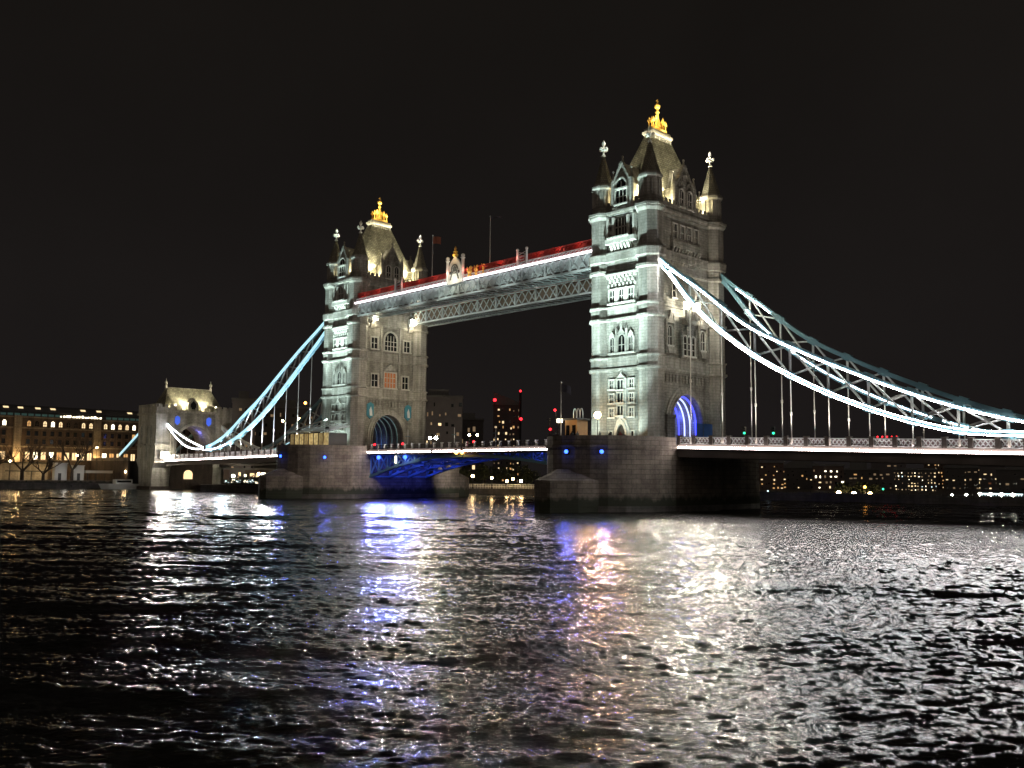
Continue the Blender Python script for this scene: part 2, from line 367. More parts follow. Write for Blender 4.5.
# ------------------------------------------------------------------ windows
WC = {}
def window(parent, side, T, c, z0, w, h, off, nx=2, nz=2, arched=False, pane='dark_glass', sur=.2, trim='trim_stone', name='window'):
    """side 'S': the wall faces -y, c is x.  side 'E': the wall faces +x, c is y.  off = the wall plane"""
    key = (w,h,nx,nz,arched,pane,sur,trim)
    if key not in WC:
        ah = w*.62 if arched else 0
        def outline(ww, hh, aa):
            p = [(-ww/2,0),(ww/2,0)]
            if aa:
                p += [(ww/2,hh-aa)]+[(ww/2*math.cos(t)**1.0*(1 if t < 1.57 else 1), hh-aa+aa*math.sin(t)) for t in [math.pi*i/8 for i in range(1,8)]]+[(-ww/2,hh-aa)]
            else: p += [(ww/2,hh),(-ww/2,hh)]
            return p
        inn = outline(w,h,ah); out = [(x*(1+2*sur/w), z if z < .01 else z+(sur if z >= h-ah-.01 else 0)) for x,z in inn]
        f = MB(); k = len(inn)
        ins = [(x, z) for x,z in inn]
        for i in range(k):
            a,b = inn[i],inn[(i+1)%k]; c1,d = out[i],out[(i+1)%k]
            if i == 0: continue
            f.xz([a,b,d,c1] if True else 0, -.3, .02)
        f.box(-w/2-sur-.12, w/2+sur+.12, -.42, .02, -.28, -.001)     # sill
        fr = f.build('w', trim).data
        p = MB(); p.xz(inn, -.05, .0); pn = p.build('w', pane).data
        mu = MB()
        for i in range(1,nx): mu.box(-w/2+w*i/nx-.06,-w/2+w*i/nx+.06,-.2,-.051,0,h-(ah*.35 if arched else 0))
        for j in range(1,nz): mu.box(-w/2,w/2,-.17,-.052,(h-ah*.5)*j/nz-.06,(h-ah*.5)*j/nz+.06)
        mm = mu.build('w', trim).data if (nx > 1 or nz > 1) else None
        for o in list(COL.objects):
            if o.name.split('.')[0] == 'w': bpy.data.objects.remove(o)
        WC[key] = (fr,pn,mm)
    fr,pn,mm = WC[key]
    o = bpy.data.objects.new(name, fr); COL.objects.link(o); o.parent = parent
    pw = wl(parent)
    o.location = (Vector((c,off,z0)) if side == 'S' else Vector((off,c,z0)))-pw
    o.rotation_euler.z = 0 if side == 'S' else math.pi/2
    q = bpy.data.objects.new('pane', pn); COL.objects.link(q); q.parent = o
    if mm:
        q = bpy.data.objects.new('mullion', mm); COL.objects.link(q); q.parent = o
    return o

# ------------------------------------------------------------------ the two great towers
AX, AY, RT = 4.95, 8.6, 2.15
WX, WY = AX+.6, AY+1.15              # wall planes between the turrets
BANDS = [(22.3,24.7), (30.6,33.1)]
def crenels(m, p0, p1, z, h, t=.5, step=1.1):
    p0, p1 = Vector((*p0,0)), Vector((*p1,0)); L = (p1-p0).length; n = max(2, round(L/step)); d = (p1-p0)/n
    for i in range(n):
        a = p0+d*(i+.2); b = p0+d*(i+.8)
        m.bar(a+Vector((0,0,z+h/2)), b+Vector((0,0,z+h/2)), t, h)
def tower(tx, outer, label):
    t = thing('bridge_tower', label, 'tower', (tx,0,10.4), 'the two stone towers of the bridge')
    X = lambda x: tx+x
    # walls: lower storey with the road passage, then the shaft
    m = MB()
    m.arch_wall(X(-WX),X(WX),-WY,WY,10.3,22.6,4.5,13.6,5.4,-.4)
    m.box(X(-WX),X(WX),-WY,WY,22.6,49.4)
    m.build('wall', 'granite', t)
    # four octagonal turrets
    for sx in (-1,1):
        for sy in (-1,1):
            cx, cy = X(sx*AX), sy*AY
            q = MB(); q.octo(cx,cy,RT,10.3,48.6)
            q.octo(cx,cy,RT*1.06,10.3,12.2)
            q.octo(cx,cy,1.82,49.5,53.5)
            tr = q.build('turret', 'portland_stone', t)
            c = MB(); c.octo(cx,cy,1.85,53.3,53.65,2.15); c.octo(cx,cy,2.15,53.65,54.0); c.octo(cx,cy,2.0,54.0,54.35,1.9)
            for k in range(8):
                a = math.pi/4*k; c.bar((cx+1.72*math.cos(a),cy+1.72*math.sin(a),50.6),(cx+1.72*math.cos(a),cy+1.72*math.sin(a),53.2),.32)
            c.build('turret_cap', 'portland_stone', tr)
            s = MB(); s.octo(cx,cy,1.82,54.35,55.2,1.5); s.octo(cx,cy,1.5,55.2,59.6,.27)
            s.build('spire', 'spire_slate', tr)
            f = MB(); f.lathe(cx,cy,[(.27,59.6),(.42,59.75),(.3,59.95),(.16,60.1),(.16,60.5),(.45,60.75),(.45,61.0),(.16,61.2),(.14,61.5),(.3,61.75),(.34,62.0),(.2,62.3),(.04,62.6)],10)
            for dx,dy in ((1,0),(-1,0),(0,1),(0,-1)):
                f.ball((cx+dx*.62,cy+dy*.62,60.95),.3); f.bar((cx,cy,60.9),(cx+dx*.6,cy+dy*.6,60.9),.2)
            f.build('finial', 'white_gilding', tr, smooth=False)
    # string courses round turrets and walls
    def ring(z0, z1, e, e2=None):
        r = MB(); e2 = e if e2 is None else e2
        for sx in (-1,1):
            for sy in (-1,1): r.octo(X(sx*AX),sy*AY,RT+e,z0,z1,RT+e2)
        for sg in (-1,1):
            y = sg*(WY+e*.8); r.box(X(-AX+1.2),X(AX-1.2),min(y,sg*(WY-.4)),max(y,sg*(WY-.4)),z0,z1)
            x = sg*(WX+e*.8); r.box(min(X(x),X(sg*(WX-.4))),max(X(x),X(sg*(WX-.4))),-AY+1.2,AY-1.2,z0,z1)
        return r
    for z0, z1 in BANDS:
        r = ring(z0,z0+.18,.18,.42); r2 = ring(z0+.18,z0+.5,.42); r.add(r2.v,r2.f)
        r2 = ring(z1-.42,z1-.2,.1,.34); r.add(r2.v,r2.f); r2 = ring(z1-.2,z1,.34); r.add(r2.v,r2.f)
        r2 = ring(z0+.5,z1-.42,.10); r.add(r2.v,r2.f)
        r.build('string_course', 'portland_stone', t)
    r = ring(38.6,38.8,.15,.42)
    for a in ((38.8,39.2,.42,.42),(39.2,40.4,.10,.16),(40.4,40.7,.12,.4),(40.7,41.9,.4,.5),(41.9,42.2,.5,.3)):
        r2 = ring(*a); r.add(r2.v,r2.f)
    r.build('string_course', 'portland_stone', t)
    r = ring(47.9,48.4,.05,.35)
    r2 = ring(48.4,48.7,.45); r.add(r2.v,r2.f); r2 = ring(48.7,49.1,.6); r.add(r2.v,r2.f)
    r.build('cornice', 'portland_stone', t)
    # parapet
    p = MB()
    for sg in (-1,1):
        y = sg*(WY-.3); p.box(X(-AX+1.5),X(AX-1.5),y-.25,y+.25,49.1,50.3); crenels(p,(X(-AX+1.5),y),(X(AX-1.5),y),50.3,.6)
        x = sg*(WX+.05); p.box(X(x)-.25,X(x)+.25,-AY+1.5,AY-1.5,49.1,50.3); crenels(p,(X(x),-AY+1.5),(X(x),AY-1.5),50.3,.6)
    for sx in (-1,1):
        for sy in (-1,1): p.octo(X(sx*AX),sy*AY,RT-.1,49.1,50.5,RT-.25)
    p.build('parapet', 'granite', t)
    # steep roof and its crest
    rf = MB(); b = lambda x,y: [(X(-x),-y),(X(x),-y),(X(x),y),(X(-x),y)]
    rf.prism(b(5.2,9.0),49.3,49.6); rf.prism(b(4.0,7.2),49.6,53.2,b(3.7,6.8)); rf.prism(b(3.9,7.0),53.2,63.7,b(.75,2.7))
    roof = rf.build('roof', 'slate_roof', t)
    c = MB(); c.prism(b(.75,2.7),63.7,64.1,b(1.05,3.0)); c.prism(b(1.05,3.0),64.1,64.5); c.prism(b(.8,2.75),64.5,65.0)
    for k in range(9): c.box(X(.75),X(1.0),-2.6+k*.62,-2.35+k*.62,63.3,63.75)
    c.build('roof_crest', 'portland_stone', roof)
    g = MB()
    g.prism(b(.6,1.95),65.0,65.5)
    for y in (-1.75,-1.0,1.0,1.75):
        hh = 1.7 if abs(y) > 1.5 else 2.1
        for x in (-.42,.42):
            g.lathe(X(x),y,[(.2,65.4),(.12,65.8),(.12,65.4+hh*.6),(.3,65.4+hh*.75),(.24,65.4+hh*.92),(.04,65.4+hh+.3)],7)
            g.ball((X(x),y+.3,65.4+hh*.72),.16,6,4); g.ball((X(x),y-.3,65.4+hh*.72),.16,6,4)
    for y in (-.65,.65):
        g.bar((X(0),y,65.4),(X(0),0,68.0),.3); g.bar((X(y*.8),0,65.4),(X(0),0,68.0),.3); g.ball((X(0),y*.95,66.9),.26,7,4)
    g.lathe(X(0),0,[(.5,65.4),(.42,66.2),(.22,66.9),(.2,68.3),(.42,68.6),(.2,68.8),(.2,69.1),(.5,69.45),(.52,69.8),(.3,70.1),(.1,70.3),(.1,70.9),(.02,71.0)],9)
    g.bar((X(0),-.35,70.6),(X(0),.35,70.6),.12)
    cr = g.build('crown', 'gilding', t)
    # gables on the four sides
    def gable(side, sg):
        hw = 1.95 if side == 'S' else 2.9; ap = 57.2 if side == 'S' else 57.6; ev = 53.4
        q = MB(); poly = [(-hw,49.3),(hw,49.3),(hw,ev),(hw*.55,ev+1.6),(0,ap),(-hw*.55,ev+1.6),(-hw,ev)]
        cop = MB()
        if side == 'S':
            y1 = sg*(WY+.05); y0 = sg*4.0
            q.xz([(X(a),z) for a,z in poly], min(y0,y1), max(y0,y1))
            P = lambda a,z,e=.0: (X(a), sg*(WY-.15+e), z)
        else:
            x1 = sg*(WX+.05); x0 = sg*1.8
            q.yz([(a,z) for a,z in poly], min(X(x0),X(x1)), max(X(x0),X(x1)))
            P = lambda a,z,e=.0: (X(sg*(WX-.15+e)), a, z)
        gb = q.build('gable', 'portland_stone' if side == 'S' else 'granite', t)
        pts = poly[2:]
        for (a,z),(a2,z2) in zip(pts[:-1],pts[1:]):
            cop.bar(P(a,z+.1),P(a2,z2+.1),.75,.32)
            for k in (.3,.7): cop.ball((*P(a+(a2-a)*k,0,.25)[:2], z+(z2-z)*k+.4), .2, 6, 4)
        for a in (-hw,hw):
            c0 = P(a,0); cop.octo(c0[0],c0[1],.42,49.3,54.2); cop.octo(c0[0],c0[1],.4,54.2,56.0,.05); cop.ball((c0[0],c0[1],56.0),.2,6,4)
        c0 = P(0,0); cop.octo(c0[0],c0[1],.25,ap,ap+1.1,.06); cop.ball((c0[0],c0[1],ap+1.0),.22,6,4)
        cop.build('coping', 'portland_stone', gb)
        return gb
    for side, sg in (('S',-1),('S',1),('E',1),('E',-1)):
        gb = gable(side, sg)
        if sg == -1 and side == 'S':
            window(t,'S',tx,X(0),50.2,2.3,2.3,-WY-.05,3,2)
            window(t,'S',tx,X(0),52.9,2.1,1.5,-WY-.05,2,1,True)
        if sg == 1 and side == 'E':
            for y in (-1.15,1.15): window(t,'E',tx,y,50.3,1.2,3.0,X(WX+.05),2,2,True)
            k = MB()
            for a in (-1.2,1.2,0):
                k.arch_band(X(WX),X(WX+.3),.55,.8,53.6 if a else 54.9,54.0 if a else 55.3,.5,.75,a,8)
            k.build('tracery', 'portland_stone', t)
    # ---- upstream front, floodlit
    y = -WY; n = lambda *a, **k: window(t,'S',tx,*a,**k)
    d = MB()
    d.xz([(X(-1.25),10.3),(X(-.85),10.3),(X(-.85),12.4),(X(-.5),13.3),(X(0),13.8),(X(.5),13.3),(X(.85),12.4),(X(.85),10.3),(X(1.25),10.3),(X(1.25),12.5),(X(.75),13.9),(X(0),14.5),(X(-.75),13.9),(X(-1.25),12.5)],y-.45,y+.02)
    d.xz([(X(-1.6),10.3),(X(-1.25),10.3),(X(-1.25),12.5),(X(-.75),13.9),(X(0),14.5),(X(.75),13.9),(X(1.25),12.5),(X(1.25),10.3),(X(1.6),10.3),(X(1.6),12.7),(X(.95),14.3),(X(0),15.0),(X(-.95),14.3),(X(-1.6),12.7)],y-.25,y+.02)
    dr = d.build('door_surround', 'trim_stone', t)
    d = MB(); d.xz([(X(-.84),10.4),(X(.84),10.4),(X(.84),12.4),(X(.5),13.25),(X(0),13.75),(X(-.5),13.25),(X(-.84),12.4)],y-.1,y+.01); d.build('door', 'dark_metal', dr)
    for a in (-2.2,2.2): n(X(a),11.5,.6,1.0,y,1,1)
    for z in (14.9,17.2,19.5):
        for a in (-2.05,2.05): n(X(a),z,.85,1.35,y,2,2,sur=.24)
    bay = MB(); bay.box(X(-1.05),X(1.05),y-.35,y+.02,14.9,21.0); bay.xz([(X(-1.15),21.0),(X(1.15),21.0),(X(.5),21.5),(X(0),22.1),(X(-.5),21.5)],y-.45,y+.02)
    bay.octo(X(0),y-.3,.16,21.9,22.6,.04); bay.build('oriel', 'trim_stone', t)
    for z in (15.1,17.2,19.3): n(X(0),z,1.25,1.5,y-.36,2,1,sur=.14)
    for a,w,h in ((-1.95,.85,2.6),(0,1.45,2.9),(1.95,.85,2.6)):
        n(X(a),25.4,w,h,y,2,2,True,sur=.26)
    q = MB()
    for a in (-1.02,1.02): q.octo(X(a),y-.2,.22,25.1,29.2); q.octo(X(a),y-.2,.2,29.2,29.8,.03)
    q.xz([(X(-.8),28.5),(X(.8),28.5),(X(.2),29.2),(X(0),30.4),(X(-.2),29.2)],y-.3,y+.02)
    for a in (-1.95,1.95): q.xz([(X(a-.6),28.2),(X(a+.6),28.2),(X(a),28.9)],y-.3,y+.02)
    q.build('window_hood', 'trim_stone', t)
    for a in (-1.95,0,1.95): n(X(a),33.7,1.0,2.1,y,2,2,sur=.28)
    q = MB()
    for j in range(3):
        for i in range(8):
            a = -2.75+i*.786+(.39 if j == 1 else 0)
            if a > 2.8: continue
            q.xz([(X(a-.22),36.35+j*.72),(X(a+.22),36.35+j*.72),(X(a+.22),36.75+j*.72),(X(a),37.0+j*.72),(X(a-.22),36.75+j*.72)],y-.2-.1*j,y+.02)
    q.box(X(-3.3),X(3.3),y-.5,y+.02,38.3,38.6)
    for a in (-.98,.98): q.box(X(a-.2),X(a+.2),y-.3,y+.02,33.4,36.2)
    q.build('corbel_frieze', 'trim_stone', t)
    # loggia
    q = MB(); q.box(X(-1.35),X(1.3),y-.03,y+.02,44.7,47.8); q.box(X(1.75),X(2.5),y-.03,y+.02,44.7,47.6)
    q.build('loggia_opening', 'dark_glass', t)
    q = MB()
    for a in (-2.75,-1.55,1.52,2.75): q.box(X(a-.22),X(a+.22),y-.5,y+.02,44.4,48.0)
    for a in (-2.75,-2.15): q.box(X(a-.25),X(a+.4),y-.35,y+.02,45.3,45.8); q.box(X(a-.25),X(a+.4),y-.45,y+.02,46.6,47.1)
    for a in (-.68,0,.62): q.box(X(a-.09),X(a+.09),y-.2,y-.031,44.7,47.8)
    q.box(X(-1.35),X(1.3),y-.18,y-.032,46.2,46.4)
    q.box(X(-3.1),X(3.1),y-.75,y+.02,43.6,44.4); q.box(X(-2.6),X(2.0),y-.95,y-.02,44.4,44.65)
    for i in range(6):
        a = -1.9+i*.72; q.yz([(y+.02,42.2),(y-.12,42.2),(y-.7,43.2),(y-.7,43.59),(y+.02,43.59)],X(a-.2),X(a+.2))
    q.build('loggia', 'trim_stone', t)
    # ---- road front (+x)
    x = X(WX); e = lambda *a, **k: window(t,'E',tx,*a,**k)
    q = MB(); q.arch_band(x-.1,x+.35,4.5,5.0,10.4,13.6,5.4,5.95,-.4); q.arch_band(x-.1,x+.2,5.0,5.5,10.4,13.6,5.95,6.5,-.4); q.arch_band(x-.1,x+.6,4.25,4.5,10.4,13.6,5.15,5.4,-.4)
    q.build('arch_moulding', 'portland_stone', t)
    q = MB()
    for i in range(13):
        a = -5.4+i*.9; q.box(x-.02,x+.22,a-.28,a+.28,20.6,21.9)
    q.build('arcade_frieze', 'granite', t)
    if outer:
        for a in (-1.15,0,1.15): e(a,25.2,.8,3.2,x+.5,1,3,True)
        q = MB(); q.box(x-.02,x+.5,-2.0,2.0,24.6,28.9)
        for a in (-1.9,-.58,.58,1.9): q.octo(x+.6,a,.22,24.8,29.4); q.octo(x+.6,a,.2,29.4,30.2,.03)
        q.yz([(-1.7,28.9),(1.7,28.9),(.4,29.6),(0,30.5),(-.4,29.6)],x-.02,x+.55)
        q.build('bay_window', 'granite', t)
        for s in (-1,1):
            e(s*4.6,26.6,1.2,3.2,x,2,2,True)
            q = MB(); q.yz([(s*4.6-1.2,30.2),(s*4.6+1.2,30.2),(s*4.6+.3,31.2),(s*4.6,32.4),(s*4.6-.3,31.2)],x-.02,x+.45)
            for k in (-1.05,1.05): q.octo(x+.25,s*4.6+k,.24,25.2,30.8); q.octo(x+.25,s*4.6+k,.22,30.8,31.9,.03)
            q.yz([(s*4.6-.9,25.2),(s*4.6+.9,25.2),(s*4.6+1.2,26.2),(s*4.6-1.2,26.2)],x-.02,x+.7)
            q.build('niche', 'portland_stone', t)
            e(s*3.4,34.6,.9,2.6,x,1,2,True)
        bl = MB(); bl.box(x-.02,x+1.5,-2.0,2.0,31.2,31.5); bl.box(x+1.3,x+1.5,-2.0,2.0,31.5,32.7)
        for k in range(7): bl.box(x+1.5,x+1.62,-1.8+k*.55,-1.55+k*.55,31.6,32.6)
        bl.yz([(-1.6,31.2),(1.6,31.2),(1.0,30.4),(-1.0,30.4)],x-.02,x+1.2)
        b1 = bl.build('balcony', 'portland_stone', t)
        for yy in (-1.35,1.35):
            g = MB(); g.lathe(x+1.4,yy,[(.08,32.7),(.08,33.0)],6); g.ball((x+1.55,yy,33.35),.42); g.build('globe_lamp', 'lamp_white', b1, smooth=True)
            lamp('SPOT',(x+2.1,yy,33.2),60000,(1,.92,.72),b1,(100,-78,0),52,.7,.3,'added_glint_spot')  # added spot, draws the balcony lamps' light column on the water
            g = MB(); g.box(x+.95,x+1.05,yy-.6,yy+.6,32.75,33.95); g.box(x+.95,x+1.7,yy-.6,yy+.6,33.95,34.05); g.build('added_light_shield', 'pale_paint', b1)  # plate added to keep globe light off the wall
            pass
        for a in (-3.0,-1.0,1.0,3.0): e(a,44.6,1.1,2.4,x,2,2,sur=.2)
        q = MB(); q.box(x-.02,x+.7,-4.2,4.2,43.0,44.2)
        for i in range(10):
            a = -3.8+i*.84
            q.xz([(x-.02,41.9),(x+.1,41.9),(x+.65,42.9),(x+.65,42.99),(x-.02,42.99)],a-.22,a+.22)
        for j in range(9):
            a = -3.8+j*.95; q.xz([(x-.02,40.2),(x+.15,40.2),(x+.5,41.6),(x-.02,41.6)],a-.3,a+.3)
        q.build('corbel_frieze', 'granite', t)
        # blue-lit ribs of the passage
        for k in range(8):
            q = MB(); xx = X(WX-.7-k*1.15); q.arch_band(xx-.07,xx+.07,3.95,4.2,10.5,13.6,4.8,5.05,-.4,18)
            q.build('light_rib', 'led_blue' if k in (0,3,6) else 'led_rib', t)
        lamp('POINT',(X(1.5),3.2,15.5),200,(.08,.12,1),t,size=.5); lamp('POINT',(X(4.3),3.0,14.0),160,(.08,.12,1),t,size=.4)
        lamp('POINT',(X(-3.5),0,16),150,(.12,.2,1),t,size=.5)
        q = MB(); q.box(X(WX+.4),X(WX+.6),2.2,6.6,10.4,14.2); q.box(X(WX+.4),X(WX+.6),-3.2,2.2,10.4,11.9)
        q.build('hoarding', 'hoarding_blue', t)
        q = MB(); q.box(X(WX-.2),X(WX+.9),-6.4,-4.3,10.4,14.8); q.box(X(WX-.2),X(WX+1.1),-6.5,-4.2,14.8,15.2)
        q.build('gate_pier', 'granite', t)
    else:
        e(0,24.95,3.2,3.4,x,4,3,pane='lit_red',sur=.3)
        for a in (-4.3,4.3): e(a,24.95,1.7,2.8,x,2,2,pane='dark_glass',sur=.3)
        e(0,33.5,3.4,4.2,x,4,3,True,sur=.35)
        for a in (-4.6,4.6): e(a,33.6,1.7,2.5,x,2,2,sur=.3)
        q = MB()
        for a in (-2.5,2.5): q.octo(x+.2,a,.28,25.0,39.0)
        q.yz([(-1.8,28.8),(1.8,28.8),(1.0,29.6),(0,30.4),(-1.0,29.6)],x-.02,x+.35)
        q.build('wall_shaft', 'portland_stone', t)
        for a in (-5.3,5.3):
            q = MB(); q.yz([(a-.9,18.2),(a+.9,18.2),(a+.9,20.6),(a,21.9),(a-.9,20.6)] if False else [(a,17.6),(a+.9,18.4),(a+.9,20.9),(a,21.4),(a-.9,20.9),(a-.9,18.4)],x+.02,x+.3)
            sh = q.build('shield', 'shield_blue', t)
            q = MB(); q.yz([(a-.15,18.3),(a+.55,18.3),(a+.4,19.6),(a+.1,20.4),(a-.3,19.6)],x+.3,x+.36); q.build('shield_emblem', 'pale_paint', sh)
        for a in (-5.4,5.4):
            q = MB(); q.xz([(x-.02,38.3),(x+.3,38.3),(x+1.1,39.6),(x-.02,39.6)],a-.5,a+.5); q.octo(x+.9,a,.3,39.6,40.2,.5)
            b1 = q.build('lamp_bracket', 'portland_stone', t)
            g = MB(); g.ball((x+1.25,a,40.6),.5); g.build('globe_lamp', 'lamp_white', b1, smooth=True)
            g = MB(); g.box(x+.55,x+.65,a-.75,a+.75,39.95,41.3); g.box(x+.55,x+1.5,a-.75,a+.75,41.3,41.4); g.box(x+.65,x+1.6,a-.75,a-.68,39.95,41.3); g.box(x+.65,x+1.6,a+.68,a+.75,39.95,41.3); g.build('added_light_shield', 'pale_paint', b1)  # plates added so the globe doesn't overlight the wall
            lamp('POINT',(x+2.0,a,38.9),260,(1,.88,.58),b1,size=.3); lamp('SPOT',(x+1.9,a,40.4),60000,(1,.90,.64),b1,(70,-75,0),56,.7,.35,'added_glint_spot')  # unseen spot added for the bracket lamp's water streak
            pass
        for k in range(6):
            q = MB(); xx = X(WX-1.6-k*2.0); q.arch_band(xx-.1,xx+.1,4.0,4.2,10.5,13.6,4.85,5.05,-.4,18)
            q.build('vault_rib', 'bridge_blue', t)
        lamp('POINT',(X(-2),2.5,12.5),55,(.2,.3,1),t,size=.5)
    q = MB(); q.box(X(-WX-3.6),X(WX+3.6),-7.9,7.9,10.12,10.42); q.build('roadway', 'asphalt', t)
    # gutter lamps behind the parapet, crown lamps, added finial and spire spots
    for sx in (-1,1):
        for sy in (-1,1):
            lamp('POINT',(X(sx*4.9),sy*4.6,50.5),1300,(1,.86,.5),t,size=.25)
            lamp('POINT',(X(sx*2.9),sy*8.3,50.4),1300,(1,.86,.5),t,size=.25)
            lamp('SPOT',(X(sx*5.0),sy*5.6,50.7),42000,(1,.90,.6),t,(X(sx*1.9),sy*2.4,60.5),55,.9,.2)
            lamp('SPOT',(X(sx*3.0),sy*8.6,50.7),24000,(1,.90,.6),t,(X(sx*1.0),sy*4.0,60),50,.9,.2)
            lamp('SPOT',(X(sx*1.5),sy*3.5,65.2),9000,(1,.95,.82),t,(X(sx*AX),sy*AY,61.3),17,.4,.08)  # added spots hung in the air to light the finials
    lamp('SPOT',(X(4.0),4.6,51.0),9000,(1,.93,.70),t,(X(AX),AY,57.2),40,.8,.2)  # spire spot added for the far turret alone
    lamp('SPOT',(X(2.2),8.9,51.0),5000,(1,.93,.70),t,(X(AX),AY,57.2),40,.8,.2)  # second added spot on the same spire
    for sy in (-1,1):
        lamp('POINT',(X(1.25),sy*1.8,65.9),75,GOLDL,t,size=.12); lamp('POINT',(X(-1.25),sy*1.8,65.9),75,GOLDL,t,size=.12)
    lamp('POINT',(X(1.6),-1.2,68.0),380,(1,.78,.42),t,size=.12)
    return t
tower(-41, False, 'far left stone bridge tower with two bright lamps under the walkways')
tower(41, True, 'near right stone bridge tower with a blue-lit road arch')

# ------------------------------------------------------------------ piers
def pier(tx, label):
    t = thing('bridge_pier', label, 'bridge pier', (tx,0,-3), 'granite river piers carrying the towers')
    def plan(tip, w, n=14, yb=9.0):
        p = []
        for i in range(n+1):
            a = math.pi*i/n; p.append((tx+w*math.cos(a), yb+(tip-yb)*math.sin(a)))
        for i in range(n+1):
            a = math.pi+math.pi*i/n; p.append((tx+w*math.cos(a), -yb+(tip-yb)*math.sin(a)))
        return p
    m = MB(); m.prism(plan(24,10),.9,10.25); body = m.build('pier_body', 'pier_granite', t)
    m = MB(); m.prism(plan(24.1,10.1),-3,.9,plan(24.04,10.04)); m.build('wet_footing', 'wet_granite', t)
    m = MB(); m.prism(plan(24.25,10.25),9.55,9.95); m.build('string_course', 'pier_granite', t)
    # parapet round the curved ends
    for sg in (-1,1):
        m = MB(); n = 14
        for i in range(n):
            q = []
            for r in (10.05,9.45):
                for k in (i,i+1):
                    a = math.pi*k/n; q.append((tx+r*math.cos(a), sg*(9.0+(r+5.0)*math.sin(a))))
            pts = [q[0],q[1],q[3],q[2]]
            if sg < 0: pts = pts[::-1]
            m.prism(pts,10.25,11.35)
        m.build('parapet', 'pier_granite', t)
        # low pointed cutwater with a sloping cap
        c = MB()
        pl = [(tx-7.0,sg*14),(tx-6.3,sg*19),(tx-4.0,sg*24.8),(tx-1.6,sg*28.2),(tx,sg*28.8),(tx+1.6,sg*28.2),(tx+4.0,sg*24.8),(tx+6.3,sg*19),(tx+7.0,sg*14)]
        if sg < 0: pl = pl[::-1]
        pl = pl[::-1]
        tp = [(tx+(x-tx)*.55, sg*14+(y-sg*14)*.56) for x,y in pl]
        c.prism(pl,-3,4.6); c.prism(pl,4.6,7.0,tp)
        c.build('cutwater', 'pier_granite', t)
    return t
pier(-41,'left river pier with a blue-lit side and a low pointed cutwater')
pier(41,'right river pier, large and dark, with two bright blue lamps')
def marker(p, nrm, label, tx_=1):
    t = thing('marker_light', label, 'lamp', p, 'blue marker lamps on the piers'); n = Vector(nrm).normalized(); p = Vector(p)
    MB().bar(p-n*.1, p+n*.25, .7,.7,10).build('lamp_housing', 'dark_metal', t)
    MB().ball(p+n*.34, .3).build('lens', 'lamp_blue', t, smooth=True)
    lamp('POINT', p+n*.8, 14, (.08,.15,1), t, size=.2); lamp('SPOT', p+n*.7, 1600 if tx_ > 0 else 700, (.08,.14,1), t, (115,-105,2), 30, .6, .2, 'added_glint_spot')  # the spot is added to cast a blue column on the water
def pier_pt(tx, ang, e=.0):
    a = R_(ang); return (tx+(10+e)*math.cos(a), -9-(15+e)*math.sin(a)), (math.cos(a)/10, -math.sin(a)/15, 0)
for tx, ang, z, lb in ((41,84,8.9,'blue lamp on the dark right pier, nearest its left edge'),(41,56,8.9,'blue lamp on the dark right pier below the globe street lamp'),
                       (-41,38,8.7,'blue lamp low on the left pier below the lit glass cabin'),(-41,88,8.9,'faint blue lamp at the left edge of the left pier')):
    (x,y),n = pier_pt(tx,ang); marker((x,y,z),n,lb,tx)

